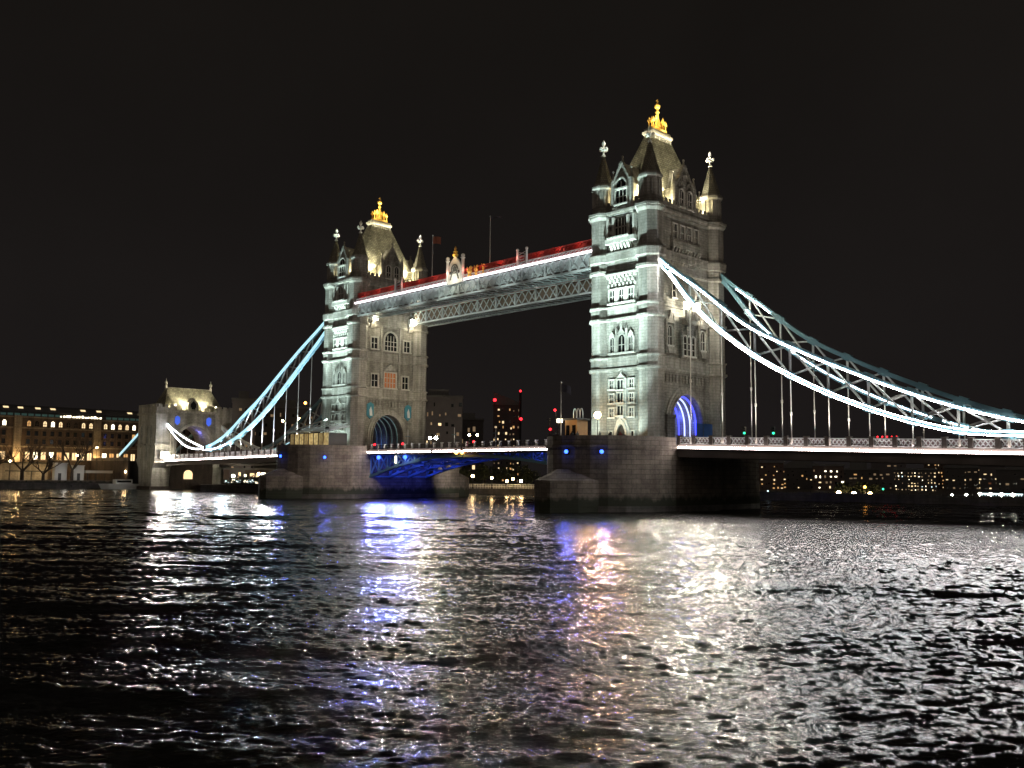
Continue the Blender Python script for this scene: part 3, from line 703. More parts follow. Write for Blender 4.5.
# ------------------------------------------------------------------ high level walkways
def walkway(sg, near, label):
    t = thing('high_walkway', label, 'walkway', (0,sg*6.6,41), 'the two high walkways between the towers')
    yo, yi = sg*9.9, sg*5.6; x0, x1 = -35.4, 35.4
    def girder(y, open_top):
        m = MB(); n = 36; dx = (x1-x0)/n
        for z,h in ((43.1,.22),(40.3,.35)): m.bar((x0,y,z),(x1,y,z),.3,h)
        for i in range(n):
            a,b = x0+i*dx, x0+(i+1)*dx
            m.bar((a,y,40.45),(b,y,43.05),.12,.2); m.bar((a,y,43.05),(b,y,40.45),.12,.2)
            if i % 3 == 0: m.bar((a,y,40.3),(a,y,43.2),.34,.3)
        return m
    ly = sg if near else -sg
    girder(yo,0).build('girder', 'walkway_steel', t)
    girder(yi,0).build('girder', 'walkway_steel', t)
    m = MB(); m.box(x0,x1,min(yo,yi)+.2,max(yo,yi)-.2,40.9,42.9); 
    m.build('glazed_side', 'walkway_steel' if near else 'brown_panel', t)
    m = MB(); m.box(x0,x1,min(yo,yi)+.1,max(yo,yi)-.1,40.6,40.75)
    n = 36; dx = (x1-x0)/n
    m.build('floor', 'deck_steel', t)
    m = MB()
    for i in range(n):
        a,b = x0+i*dx, x0+(i+1)*dx
        m.bar((a,yo,40.3),(b,yi,40.3),.14,.14); m.bar((a,yi,40.29),(b,yo,40.29),.14,.14)
    m.build('soffit_bracing', 'walkway_steel', t)
    m = MB(); ym = (yo+yi)/2
    m.yz([(yo-.25*sg,43.2),(yo-.25*sg,43.3),(ym,45.3),(yi,43.3),(yi,43.2)] if sg < 0 else [(yi,43.2),(yi,43.3),(ym,45.3),(yo-.25*sg,43.3),(yo-.25*sg,43.2)],x0,x1)
    rf = m.build('roof', 'red_lattice', t)
    m = MB(); nn = 48; dx = (x1-x0)/nn
    for i in range(nn):
        a,b = x0+i*dx, x0+(i+1)*dx
        m.bar((a,yo,44.1),(b,yo,45.2),.1,.14); m.bar((a,yo,45.2),(b,yo,44.1),.1,.14)
    m.bar((x0,yo,45.25),(x1,yo,45.25),.2,.16); m.box(x0,x1,yo+.12,yo+.18,43.4,45.2)
    m.build('cresting', 'red_lattice', rf)
    if not near:
        for k in range(7): lamp('POINT',(-30+k*10,1.5,39.2),330,(.95,1,.9),t,size=.3)  # added lamps between the walkways, brightening the far lattice
    if near:
        m = MB(); m.box(x0,x1,yo-.5,yo-.3,42.98,43.34); m.build('led_or_glow_strip', 'led_walk', t)
        m = MB(); n2 = 70; d2 = (x1-x0)/n2
        for i in range(n2):
            a,b = x0+i*d2, x0+(i+1)*d2
            m.bar((a,yo-.2,43.45),(b,yo-.2,44.0),.1,.12); m.bar((a,yo-.2,44.0),(b,yo-.2,43.45),.1,.12)
        m.bar((x0,yo-.2,44.06),(x1,yo-.2,44.06),.16,.14); m.build('handrail', 'pale_paint', t)
        for k in range(14):
            a = -32+k*4.9; lamp('POINT',(a,yo-.9,45.0),30,(1,.28,.2),rf,size=.1)
        for k in range(8):
            a = -31+k*9; lamp('SPOT',(a,yo-3.0,38.6),420,(.9,1,.93),t,(a,yo,42.5),120,.8,.2)
    return t
wn = walkway(-1,True,'nearer high walkway with white light strip and red lattice roof')
wf = walkway(1,False,'farther high walkway, seen below the nearer one')
def post_pair(xa, xb, y, label):
    t = thing('walkway_gate', label, 'ornament', ((xa+xb)/2,y,43.9), 'small post pairs on the walkway edge')
    for x in (xa,xb):
        m = MB(); m.octo(x,y,.22,43.9,46.9); m.ball((x,y,47.15),.3); m.build('post', 'pale_paint', t)
    m = MB()
    for k in range(4): m.bar((xa,y,44.3+.6*k),(xb,y,44.9+.6*k),.08); m.bar((xa,y,44.9+.6*k),(xb,y,44.3+.6*k),.08)
    m.build('lattice', 'walkway_steel', t)
    t.location += Vector((2.6,-1.25,-.75))
post_pair(14.2,16.6,-8.95,'small pale post pair on the walkway, right of the crest')
post_pair(-22.9,-20.6,-8.95,'small pale post pair on the walkway near the left tower')
t = thing('crest_panel','white and gold crest panel between two posts on the walkway','crest',(-2.8,-9.05,43.9))
m = MB(); m.xz([(-4.7,43.4),(-.9,43.4),(-.9,46.6),(-1.6,47.9),(-2.8,48.9),(-4.0,47.9),(-4.7,46.6)],-9.25,-8.95); cp = m.build('panel','white_panel',t)
m = MB()
for k in range(10):
    a = math.pi*2*k/10; b = a+math.pi/5; m.bar((-2.8+.9*math.cos(a),-9.32,46.3+.9*math.sin(a)),(-2.8+.9*math.cos(b),-9.32,46.3+.9*math.sin(b)),.16)
for dx in (-1.2,1.2): m.ball((-2.8+dx,-9.3,45.6),.35,7,4); m.bar((-2.8+dx,-9.3,44.2),(-2.8+dx*.6,-9.3,45.6),.22)
m.xz([(-3.3,45.8),(-2.3,45.8),(-2.3,46.5),(-2.8,46.9),(-3.3,46.5)],-9.36,-9.27)
m.build('emblem','lead',t)
m = MB(); m.lathe(-2.8,-9.1,[(.5,48.8),(.6,49.2),(.35,49.5),(.5,49.8),(.15,50.1),(.3,50.4),(.05,50.9)],8); m.build('crown','gilding',t)
for x in (-5.1,-.5):
    m = MB(); m.octo(x,-9.1,.3,43.4,48.0); m.octo(x,-9.1,.3,48.0,48.3,.5); m.ball((x,-9.1,48.7),.4); m.build('post','pale_paint',t)
lamp('POINT',(-2.8,-11.2,44.2),420,(1,.93,.72),t,size=.2); lamp('POINT',(-2.8,-10.2,48.6),60,(1,.6,.25),t,size=.15)
t.location += Vector((2.2,-1.25,-.75))
for xx in (1.3,3.2,5.2):
    q = thing('gilded_ornament',{1.3:'largest gold ornament beside the crest panel',3.2:'middle of the gold ornaments beside the crest',5.2:'smallest gold ornament, farthest from the crest'}[xx],'ornament',(xx,-9.1,44.3),'gold ornaments on the walkway')
    s_ = .85-.09*xx
    m = MB(); m.ball((xx,-9.1,45.3),.75*s_); m.ball((xx+.5*s_,-9.1,45.9),.45*s_); m.bar((xx-.4*s_,-9.1,44.2),(xx-.4*s_,-9.1,45.2),.3*s_); m.bar((xx+.4*s_,-9.1,44.2),(xx+.3*s_,-9.1,45.2),.3*s_); m.taper((xx-.6*s_,-9.1,45.4),(xx-1.0*s_,-9.1,46.2),.15*s_,.08*s_)
    m.build('figure','gilding',q)
    lamp('POINT',(xx,-10.2,44.6),20,(1,.6,.3),q,size=.1)
    q.location += Vector((2.4,-1.25,-.75))
def flagpole(x, y, z0, z1, flag, label, mat='flag_red', dirx=1.0, fl=1.9, fh=1.1):
    t = thing('flagpole', label, 'flagpole', (x,y,z0))
    m = MB(); m.taper((x,y,z0),(x,y,z1),.11,.06,7); m.ball((x,y,z1+.1),.14,6,4); m.build('pole','pale_paint',t)
    if flag:
        vs = []; fs = []; n = 10
        for i in range(n+1):
            for j in range(2):
                a = i/n; vs.append((x+dirx*fl*a, y+.18*math.sin(a*7)+.25*a, z1-.15-(1-j)*fh-.45*a*a))
        for i in range(n): fs.append((2*i,2*i+2,2*i+3,2*i+1))
        vs2 = [(a,b+.03,c) for a,b,c in vs]
        k = len(vs); M_ = MB(); M_.add(vs+vs2, fs+[tuple(k+i for i in f[::-1]) for f in fs])
        fo = M_.build('flag', mat, t)
    return t
flagpole(-12.2,-6.8,45.6,55.0,True,'flagpole with a drooping red flag beside the left tower',fl=2.2,fh=1.5)
flagpole(5.6,-6.8,45.6,55.6,True,'thin flagpole with narrow pennant on the walkway middle','flag_cloth',fl=3.0,fh=.22)
flagpole(38.4,-21.5,10.3,19.6,True,'white mast with a dark blue flag on the right pier','flag_cloth',fl=1.7,fh=1.2)

# ------------------------------------------------------------------ bascules
def bascule(sg, label):
    t = thing('bascule_leaf', label, 'bascule', (sg*31,0,9), 'the two bascule leaves of the road')
    xa, xb = sg*31.0, sg*.15; n = 10
    zb = lambda x: 8.75-4.3*(abs(x)/31)**2.0 if sg < 0 else 8.75-2.7*(abs(x)/31)**1.8
    m = MB(); m.box(min(xa,xb),max(xa,xb),-8.0,8.0,10.1,10.4); m.build('roadway','asphalt',t)
    m = MB(); m.box(min(xa,xb),max(xa,xb),-8.7,-8.2,9.35,10.6); m.box(min(xa,xb),max(xa,xb),8.2,8.7,9.35,10.6); m.build('fascia','deck_steel',t)
    xs = [xa+(xb-xa)*i/n for i in range(n+1)]
    for y in (-7.8,-2.7,2.7,7.8):
        m = MB()
        m.chain([(x,y,zb(x)+.25) for x in xs],.7,.5)
        m.bar((xa,y,9.85),(xb,y,9.85),.5,.4)
        for i in range(n):
            a,b = xs[i],xs[i+1]
            m.bar((a,y,zb(a)+.3),(a,y,9.8),.34,.3)
            if i < 8: m.bar((a,y,zb(a)+.3),(b,y,9.8),.26,.22); m.bar((a,y,9.8),(b,y,zb(b)+.3),.26,.22)
        m.build('girder','bridge_blue',t)
    m = MB()
    for i in range(n+1): m.bar((xs[i],-7.8,9.5),(xs[i],7.8,9.5),.3,.6)
    for i in range(0,n,2): m.bar((xs[i],-7.8,zb(xs[i])+.3),(xs[i],7.8,zb(xs[i])+.3),.3,.3)
    m.build('cross_beams','bridge_blue',t)
    m = MB(); m.box(min(xa,xb),max(xa,xb),-8.86,-8.72,9.80,10.04); m.build('led_or_glow_strip','led_deck',t)
    m = MB(); m.box(min(xa,xb),max(xa,xb),-8.98,-8.71,9.66,9.74); m.build('added_led_baffle','deck_steel',t)  # ledge added to shade the fascia below the strip
    m = MB(); k = 24
    for y in (-8.4,8.4):
        m.bar((xa,y,11.35),(xb,y,11.35),.16,.12); m.bar((xa,y,10.75),(xb,y,10.75),.1,.1)
        for i in range(k*3): 
            x = xa+(xb-xa)*i/(k*3); m.bar((x,y,10.6),(x,y,11.3),.06)
    m.build('railing','deck_steel',t)
    for i in range(13):
        x = xa+(xb-xa)*(i+.5)/13; p = MB(); p.box(x-.18,x+.18,-8.62,-8.2,10.6,11.55); p.box(x-.24,x+.24,-8.68,-8.14,11.55,11.68); p.build('railing_post','pale_paint',t)
    for xx,pw in ((28.5,500),(20,420),(12,160)):
        for y in (-5.2,0,5.2):
            lamp('POINT',(sg*xx,y,6.3 if xx > 25 else 7.2),pw*(.42 if sg < 0 else .8),(.07,.10,1),t,size=.3)
    if sg < 0:
        for x in (-27.3,-18.0):
            q = MB(); q.ball((x,-8.4,8.85),.42); q.build('spot_lamp','lamp_blue',t,smooth=True)
            lamp('POINT',(x,-9.2,8.3),60,(.1,.2,1),t,size=.3); lamp('SPOT',(x,-9.2,8.8),42000,(.07,.11,1),t,(90,-95,2),30,.6,.3,'added_glint_spot')  # spot added to throw a blue column on the river
        q = MB(); q.box(-21.6,-21.1,-8.35,-8.2,7.6,9.1); q.build('work_lamp','lit_bright',t)
    return t
bascule(-1,'left bascule leaf with curved girders lit blue from below')
bascule(1,'right bascule leaf, mostly dark, blue lattice beside the right pier')
for dx,lb in ((-.95,'left of two amber lamps hung under the bascule joint'),(.75,'right of two amber lamps hung under the bascule joint')):
    t = thing('navigation_lamp',lb,'lamp',(dx,-9.0,10),'amber lamps at the bascule joint')
    m = MB(); m.bar((dx*.3,-8.95,11.0),(dx,-9.0,10.1),.1); m.box(dx-.3,dx+.3,-9.25,-8.75,9.95,10.25); m.build('bracket','dark_metal',t)
    m = MB(); m.ball((dx,-9.02,9.6),.36); m.build('lens','lamp_orange',t,smooth=True)
    lamp('POINT',(dx,-9.6,9.2),25,(1,.5,.1),t)

# ------------------------------------------------------------------ side spans
def side_span(sg, slope, label):
    t = thing('side_span', label, 'bridge deck', (sg*92,0,9), 'the side spans of the bridge deck')
    X0, X1 = 51.0, 134.0; n = 28
    z = lambda a: -slope*(a-X0)
    P = lambda a,y,zz: (sg*a,y,zz+z(a))
    def sheet(name, mat, y0, y1, z0, z1, z0b=None, parent=t):
        m = MB(); z0b = z0 if z0b is None else z0b
        m.xz([P(X0,0,z0)[::2],P(X1,0,z0b)[::2],P(X1,0,z1)[::2],P(X0,0,z1)[::2]],y0,y1); return m.build(name,mat,parent)
    sheet('roadway','asphalt',-8.0,8.0,10.15,10.4)
    for y in (-8.5,8.5): sheet('girder','deck_steel',y-.25,y+.25,8.35,10.35)
    m = MB(); 
    for i in range(16):
        a = X0+2+i*(X1-X0-4)/15; m.xz([P(a-.2,0,8.9)[::2],P(a+.2,0,8.9)[::2],P(a+.2,0,10.1)[::2],P(a-.2,0,10.1)[::2]],-8.2,8.2)
    m.build('cross_beams','deck_steel',t)
    sheet('added_led_baffle','deck_steel',-9.06,-8.76,9.56,9.64)  # added ledge, keeps strip light off the girder
    sheet('led_or_glow_strip','led_deck',-8.95,-8.78,9.70,9.94)
    # parapet of pierced panels
    np_ = 27; L = (X1-X0)/np_
    for y in (-8.6,8.6):
        m = MB(); bk = MB()
        m.bar(P(X0,y,11.38),P(X1,y,11.38),.3,.14); m.bar(P(X0,y,10.4),P(X1,y,10.4),.26,.14)
        for i in range(np_):
            a0, a1 = X0+i*L+.45, X0+(i+1)*L-.25
            for k in range(4):
                b0, b1 = a0+(a1-a0)*k/4, a0+(a1-a0)*(k+1)/4
                m.bar(P(b0,y,10.5),P(b1,y,11.3),.1,.12); m.bar(P(b0,y,11.3),P(b1,y,10.5),.1,.12)
            bk.xz([P(a0,0,10.46)[::2],P(a1,0,10.46)[::2],P(a1,0,11.32)[::2],P(a0,0,11.32)[::2]],y+.1,y+.14)
        m.build('parapet','pale_paint',t)
        m = bk
        m.build('parapet_back','panel_back',t)
    for i in range(np_+1):
        a = min(max(X0+i*L,X0+.3),X1-.3); m = MB(); c = P(a,-8.6,0); m.box(c[0]-.3,c[0]+.3,-8.85,-8.35,10.3+c[2],11.55+c[2]); m.box(c[0]-.36,c[0]+.36,-8.92,-8.28,11.55+c[2],11.7+c[2])
        m.build('parapet_post','deck_steel',t)
    for k in range(14):
        a = X0+3+k*5.9; lamp('POINT',P(a,-9.7,10.5),16,(1,.84,.82),t,size=.15)
    return t
side_span(1,.029,'right side span deck with a white light line and pierced parapet')
ls = side_span(-1,.0145,'left side span deck running to the small floodlit gatehouse')
for xx in (-118,-96,-74): lamp('SPOT',(xx,-9.6,8.6),6000,(.66,.88,1),ls,(95,-112,1),30,.6,.4,'added_glint_spot')  # added spots without fixtures, for pale streaks on the left water

# ------------------------------------------------------------------ suspension chains
def interp(tab, a):
    for (a0,z0),(a1,z1) in zip(tab[:-1],tab[1:]):
        if a <= a1: return z0+(z1-z0)*(a-a0)/(a1-a0)
    return tab[-1][1]
def smooth_curve(tab, step=1.6):
    xs = np.array([p[0] for p in tab]); zs = np.array([p[1] for p in tab])
    d = np.gradient(zs,xs); out = []
    a = xs[0]
    N = int((xs[-1]-xs[0])/step)+1
    for a in np.linspace(xs[0],xs[-1],N+1):
        i = min(max(np.searchsorted(xs,a)-1,0),len(xs)-2); h = xs[i+1]-xs[i]; u = (a-xs[i])/h
        zz = (2*u**3-3*u*u+1)*zs[i]+(u**3-2*u*u+u)*h*d[i]+(-2*u**3+3*u*u)*zs[i+1]+(u**3-u*u)*h*d[i+1]
        out.append((float(a),float(zz)))
    return out
RU = [(46.3,41.5),(50,38.2),(55.3,34.2),(63.1,27.9),(71.8,23.1),(80.35,19.1),(88.1,15.9),(99.5,12.35),(108,10.75)]
RL = [(46.6,40.7),(49.3,37.9),(53.5,32.5),(62.2,24.7),(71.7,18.9),(80.2,15.0),(88,12.35),(92.8,11.2),(99.5,10.7),(108,10.45)]
LU = [(46.5,42.2),(52,39.2),(60.7,34.7),(69.8,29.5),(79.4,23.9),(87,20.2),(93.9,16.6),(100,14.1),(106.3,12.5),(108.5,12.2)]
LL = [(46.7,40.0),(51.8,36.3),(60.4,30.7),(69.5,24.7),(79,19.3),(89.3,14.9),(96,12.9),(103.3,11.7),(108.5,11.5)]
def chain(sg, y, label, led):
    U, Lw = (RU,RL) if sg > 0 else (LU,LL)
    su, sl = smooth_curve(U), smooth_curve(Lw)
    sf = 1 if y < 0 else -1
    t = thing('suspension_chain', label, 'suspension chain', (sg*108.2,y,11), 'the four suspension chains')
    P = lambda a,z,dy=0: (sg*a,y+dy,z)
    m = MB(); m.chain([P(a,z) for a,z in su],.7,.62 if sg > 0 else .9); m.build('upper_chord','bridge_blue',t)
    m = MB(); m.chain([P(a,z) for a,z in sl],.7,.62 if sg > 0 else .9); m.build('lower_chord','bridge_blue',t)
    # truss webs
    step = 5.6; a0 = 53.5 if sg > 0 else 55; st = []
    a = a0-step*.0
    while a < 106: st.append(a); a += step
    m = MB()
    for i, a in enumerate(st):
        zu, zl = interp(su,a), interp(sl,a)
        m.bar(P(a,zl),P(a,zu),.26,.26)
        if i+1 < len(st):
            b = st[i+1]; m.bar(P(a,zl,.12),P(b,interp(su,b),.12),.3,.22); m.bar(P(a,zu,-.12),P(b,interp(sl,b),-.12),.3,.22)
    m.build('web_bracing','pale_paint',t)
    for a in st:
        for cu in (su,sl): m = MB(); m.bar(P(a-.6,interp(cu,a-.6)),P(a+.6,interp(cu,a+.6)),.725,1.02); m.build('gusset','bridge_blue',t)
    slope = .029 if sg > 0 else .0145
    for a in st:
        zl = interp(sl,a); zd = 10.4-slope*(a-51)
        if zl-zd < .8: continue
        m = MB(); m.bar(P(a,zl),P(a,zd),.17,.17,8); m.lathe(sg*a,y,[(.09,zd+.1),(.2,zd+.2),(.2,zd+.9),(.09,zd+1.1)],8)
        if zl-zd > 9: m.lathe(sg*a,y,[(.09,zd+(zl-zd)*.42),(.17,zd+(zl-zd)*.42+.1),(.17,zd+(zl-zd)*.42+.5),(.09,zd+(zl-zd)*.42+.6)],8)
        m.build('hanger','rod_paint',t)
        if y < 0 or sg > 0: lamp('SPOT',(sg*a+1.1,y-1.3 if y < 0 else y-1.5,zd+.2),(4600 if zl-zd > 6 else 900)*(1 if sg > 0 else 6),(1,.93,.82) if sg > 0 else (.8,.93,1),t,(sg*a,y,zd+.75*(zl-zd)+2),46,.8,.12,'uplight')
    # short link up to the abutment
    E = 136.5; zE = 20.6 if sg < 0 else 19.0; zj = su[-1][1]-.2; aj = su[-1][0]
    up_, lo_ = [], []
    for i in range(13):
        u = i/12; a = aj+(E-aj)*u; base = zj+(zE-zj)*u
        up_.append((a, base-1.0*math.sin(math.pi*u)*.9)); lo_.append((a, base-3.4*math.sin(math.pi*u)**1.0*(1-.25*u)))
    lo_[0] = (aj, zj-.6); lo_[-1] = (E, zE-.9)
    m = MB(); m.chain([P(a,z) for a,z in up_],.7,.6); m.build('upper_chord','pale_paint',t)
    m = MB(); m.chain([P(a,z) for a,z in lo_],.7,.6); m.build('lower_chord','pale_paint',t)
    m = MB()
    for i in range(1,11): m.bar(P(*lo_[i]),P(*up_[i+1]),.2,.2); m.bar(P(*up_[i]),P(*lo_[i+1]),.2,.2)
    m.build('web_bracing','pale_paint',t)
    for i in (5,7,9,10):
        a,zz = lo_[i]; m = MB(); m.bar(P(a,zz),P(a,10.3-slope*(a-51)),.17,.17,8); m.build('hanger','rod_paint',t)
    m = MB(); m.lathe(sg*aj,y,[(.5,9.2),(.5,zj-.6),(.75,zj-.5),(.75,zj+.5),(.4,zj+.7),(.2,zj+1.0)],10); m.build('joint_post','deck_steel',t)
    # led strips, and glow standing in for floodlit paint, on the chords' outer faces
    dy = -.372
    def strip(pts, mat, h, dz):
        m = MB(); m.chain([P(a,z+dz,dy) for a,z in pts],.04,h); m.build('led_or_glow_strip',mat,t)
    for q in led:
        which, mat, i0, i1, h, dz = q
        pts = su if which == 'u' else sl if which == 'l' else up_ if which == 'su' else lo_
        k = len(pts); pts = pts[int(k*i0):max(int(k*i1),int(k*i0)+2)]
        strip(pts, mat, h, dz)
    return t
chain(1,-8.6,'right near suspension chain with brilliant white light strips',[('u','led_white',.035,1,.19,-.20),('l','led_white',.05,1,.07,.24),('l','led_white',.03,1,.09,-.26),('su','led_white',0,1,.2,0),('sl','led_white',0,1,.2,0)])
chain(1,8.6,'right far suspension chain, teal, behind the brightly lit one',[('u','led_white',.08,.22,.10,-.22),('l','led_white',.1,.6,.06,.1),('l','led_white',.62,.95,.05,.1)])
chain(-1,-8.6,'left near suspension chain glowing pale blue',[('u','cyan_paint_glow',.02,1,.82,0),('l','cyan_paint_glow',.02,.80,.85,0),('l','led_ice',.78,1,.2,0),('su','led_ice',0,1,.22,0),('sl','led_ice',0,1,.22,0)])  # cyan strips put the chords' floodlit look into emission
chain(-1,8.6,'left far suspension chain, dim, behind the pale blue one',[('l','cyan_paint_glow',.7,1,.25,0)])  # lit look of the chord put in as glow
for k in range(6):
    pass

# ------------------------------------------------------------------ gatehouse abutments
def abutment(sx, label, grp='the gatehouse abutments at the bridge ends'):
    t = thing('gatehouse', label, 'gatehouse', (-140,0,-3), grp)
    x0, x1 = -147.0, -134.0
    m = MB(); m.arch_wall(x0+1.5,x1-.6,-7,7,8.0,23.6,5.7,13.0,6.4); m.build('wall','granite',t)
    for s in (-1,1):
        ya, yb = sorted((s*6.6,s*12.2))
        m = MB(); m.box(x0,x1,ya,yb,8,22.9); m.box(x0-.3,x1+.3,ya-.3,yb+.3,13.2,13.6); m.box(x0-.35,x1+.35,ya-.35,yb+.35,22.4,23.0)
        m.box(x0-.12,x1+.12,ya-.12,yb+.12,23.0,24.6)
        for (p0,p1) in (((x0,ya),(x1,ya)),((x0,yb),(x1,yb)),((x0,ya),(x0,yb)),((x1,ya),(x1,yb))): crenels(m,p0,p1,24.6,.9,.6,1.6)
        m.box(-141.2,-140.0,s*12.35 if s > 0 else -12.5,s*12.5 if s > 0 else -12.2,9,19)
        for xx in (-144.5,-137.5): m.box(xx-.3,xx+.3,ya-.35,ya+.1,12.5,19.0)
        m.build('side_tower','portland_stone',t)
        m = MB()
        pl = [(x0,ya),(x1,ya),(x1,yb),(x0,yb)]
        xc, yc = (x0+x1)/2, (ya+yb)/2
        m.prism([(xc+(x-xc)*.62,yc+(y-yc)*.95) for x,y in pl],-3,6.5,[(xc+(x-xc)*.78,yc+(y-yc)*1.0) for x,y in pl]); m.prism([(xc+(x-xc)*.78,yc+(y-yc)*1.0) for x,y in pl],6.5,9.2,[(xc+(x-xc)*1.08,yc+(y-yc)*1.06) for x,y in pl])
        m.build('buttress','portland_stone',t)
    m = MB(); m.box(x0+1,x1-1.2,-6.7,6.7,-3,8.2); m.box(x0+1,x1-.9,-13,13,-3,1.0); m.build('base_wall','dark_brick',t)
    m = MB(); m.arch_band(x1-1.2,x1-1.0,0.01,1.35,3.2,4.6,.01,1.3,-1.2,10); m.build('lit_window','lit_warm',t)
    m = MB(); m.arch_band(x1-1.1,x1-.3,5.7,6.5,9.5,13.0,6.4,7.2); m.build('arch_moulding','portland_stone',t)
    m = MB(); m.box(x1-.7,x1-.2,-6.6,6.6,23.2,23.9); 
    for k in range(9): m.octo(x1-.4,-6+k*1.5,.24,23.9,24.9,.08)
    m.build('cornice','portland_stone',t)
    m = MB()
    def hp(x,y): return [(-140-x,-y),(-140+x,-y),(-140+x,y),(-140-x,y)]
    m.prism(hp(5.4,9.6),23.6,25.5,hp(4.0,9.0)); m.prism(hp(4.0,9.0),25.5,31.0,hp(.35,6.9)); rf = m.build('roof','slate_roof',t)
    m = MB(); m.bar((-140,-6.9,31.0),(-140,6.9,31.0),.5,.35); m.build('ridge','portland_stone',rf)
    for y in (-7.2,7.2):
        m = MB(); m.lathe(-140,y,[(.4,30.4),(.35,31.6),(.2,31.9),(.45,32.4),(.45,32.8),(.15,33.1),(.1,33.9)],8); m.build('finial','portland_stone',rf)
    m = MB(); m.yz([(-2.2,23.9),(1.0,23.9),(1.0,26.3),(-.6,28.0),(-2.2,26.3)],-138.5,x1-.8); dm = m.build('dormer','portland_stone',t)
    m = MB(); m.yz([(-1.5,24.4),(.3,24.4),(.3,26.1),(-.6,27.0),(-1.5,26.1)],x1-.79,x1-.74); m.build('pane','dark_glass',dm)
    for a in (-5.6,4.4):
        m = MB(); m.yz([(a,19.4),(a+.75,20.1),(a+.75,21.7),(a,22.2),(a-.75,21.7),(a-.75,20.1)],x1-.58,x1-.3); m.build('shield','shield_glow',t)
        lamp('POINT',(x1+1.0,a,19.6),12,(.15,.25,1),t,size=.2)
    for y in (-7.5,-3.5,2.5,6.5): lamp('POINT',(x1-.9,y,25.0),330,(1,.88,.55),t,size=.2)
    [lamp('SPOT',(x1-.35,yy,25.2),9000,(1,.9,.62),t,(-139.5,yy,30),100,.9,.3) for yy in (-6.5,-3.2,3.2,6.5)]
    lamp('POINT',(-139.5,3.5,17.2),200,(.2,.2,1),t,size=.3); lamp('POINT',(-142,-1,12.5),300,(1,.7,.4),t,size=.3)
    # land tie
    for s in (-1,1):
        m = MB(); m.bar((x0,s*8.5,20.5),(-170,s*8.5,10.3),.8,1.1); m.build('land_tie','bridge_blue',t)
    m = MB(); m.bar((x0-.6,-8.98,20.3),(-169.5,-8.98,10.6),.12,.7); m.build('led_or_glow_strip','cyan_paint_glow',t)  # emission laid over the tie bar's face to make it look lit
    m = MB(); m.ball((x1+1.6,-9.6,10.2),.5); m.build('globe_lamp','lamp_white',t,smooth=True)
    lamp('SPOT',(x1+2.2,-10.2,10.2),22000,(1,.94,.85),t,(90,-112,2),34,.6,.4,'added_glint_spot')  # added spot, strengthens this lamp's reflection on the river
    m = MB(); m.box(x1+.7,x1+.8,-10.8,-8.4,9.3,11.3); m.build('added_light_shield','pale_paint',t)  # screen added between globe and stonework to block its light
    return t
abutment(1,'small gatehouse with pale lit roof and twin finials at the far left bank')
t = thing('approach_viaduct','dark brick viaduct wall left of the gatehouse','viaduct',(-165,-14,2.5))
MB().box(-185,-147.4,-14.6,-14.0,2.5,8.6).build('wall','dark_brick',t)
m = MB(); m.box(-185,-147.4,-14.7,-14.2,8.6,9.6); m.build('parapet','pier_granite',t)

# floodlights of the stonework, some of them added fill
for tx, nm in ((-41,'left'),(41,'right')):
    for (dx,dy,dz), (ax,az), pw, an, w_ in (((6.2,-18.2,0),(-.5,30),26000,62,'at the middle storeys from the right'),((6.6,-17.6,0),(0,45),150000,30,'at the top storey from the right'),
            ((-6.8,-18.2,0),(.5,31),22000,60,'at the middle storeys from the left'),((-7.1,-17.4,0),(0,45),130000,30,'at the top storey from the left'),
            ((3.6,-14.0,-.7),(2.5,19),2600,110,'at the near turret foot'),((-5.2,-14.0,-.7),(-2.5,19),2600,110,'at the far turret foot')):
        floodlight((tx+dx,dy if dy < -15 or tx > 0 else -11.75,11.2+dz+(4.4 if tx < 0 and dy < -15 else 0)) if tx > 0 or dy > -15 else (tx+dx*.85,-16.2,14.95),(tx+ax,-9.8,az),f'black floodlight on the {nm} pier aimed {w_}',1.0*pw*((.8 if 'middle' in w_ else 1) if tx > 0 else (.42 if 'middle' in w_ else .8 if 'top' in w_ else 1)),COOL,an,.9)
floodlight((66,-5.5,10.4),(46,0,31),'added fill floodlight on the right span aimed at the road arch front',5200,(1,.82,.58),75,1)  # added fill lamp for the right road front
floodlight((2,-6,10.5),(-36,0,26),'added fill floodlight on the bascule aimed at the left tower arch front',32000,(1,.85,.62),50,1)  # added fill lamp for the left tower's road front
floodlight((-8,-9.6,9.6),(-36,-16,4),'black floodlight on the bascule edge aimed at the left pier',15000,(1,.86,.7),60,1)
floodlight((-72,-9.8,8.9),(-44,-26,3),'added fill floodlight on the left span aimed at the low cutwater',7000,(1,.88,.74),50,1)  # extra lamp added to lighten the cutwater
floodlight((74,-5.5,10.2),(45.5,-.5,47),'added fill floodlight on the right span aimed at the gable of the right tower',15000,(1,.84,.64),30,1)  # added to lift the dark upper zone of the road front
floodlight((-117,0,10.3),(-134,0,18.5),'added fill floodlight on the roadway aimed at the gatehouse arch',5200,(1,.90,.72),95,1)  # added to lighten the gatehouse front
floodlight((-14,9.6,8.4),(-38,20,3),'black floodlight under the bascule aimed at the far cutwater',15000,(1,.88,.74),50,1)
floodlight((-119,-40,1.2),(-140,-10,16),'black floodlight beside the river aimed at the gatehouse',6500,(.98,1,.76),50,1)
floodlight((20,38,3),(46,10,30),'black floodlight behind the right tower aimed at its far turrets',30000,COOL,40,1)
floodlight((-110,-4,10.0),(-49,0,28),'black floodlight on the left span aimed at the left tower',9000,COOL,40,1)

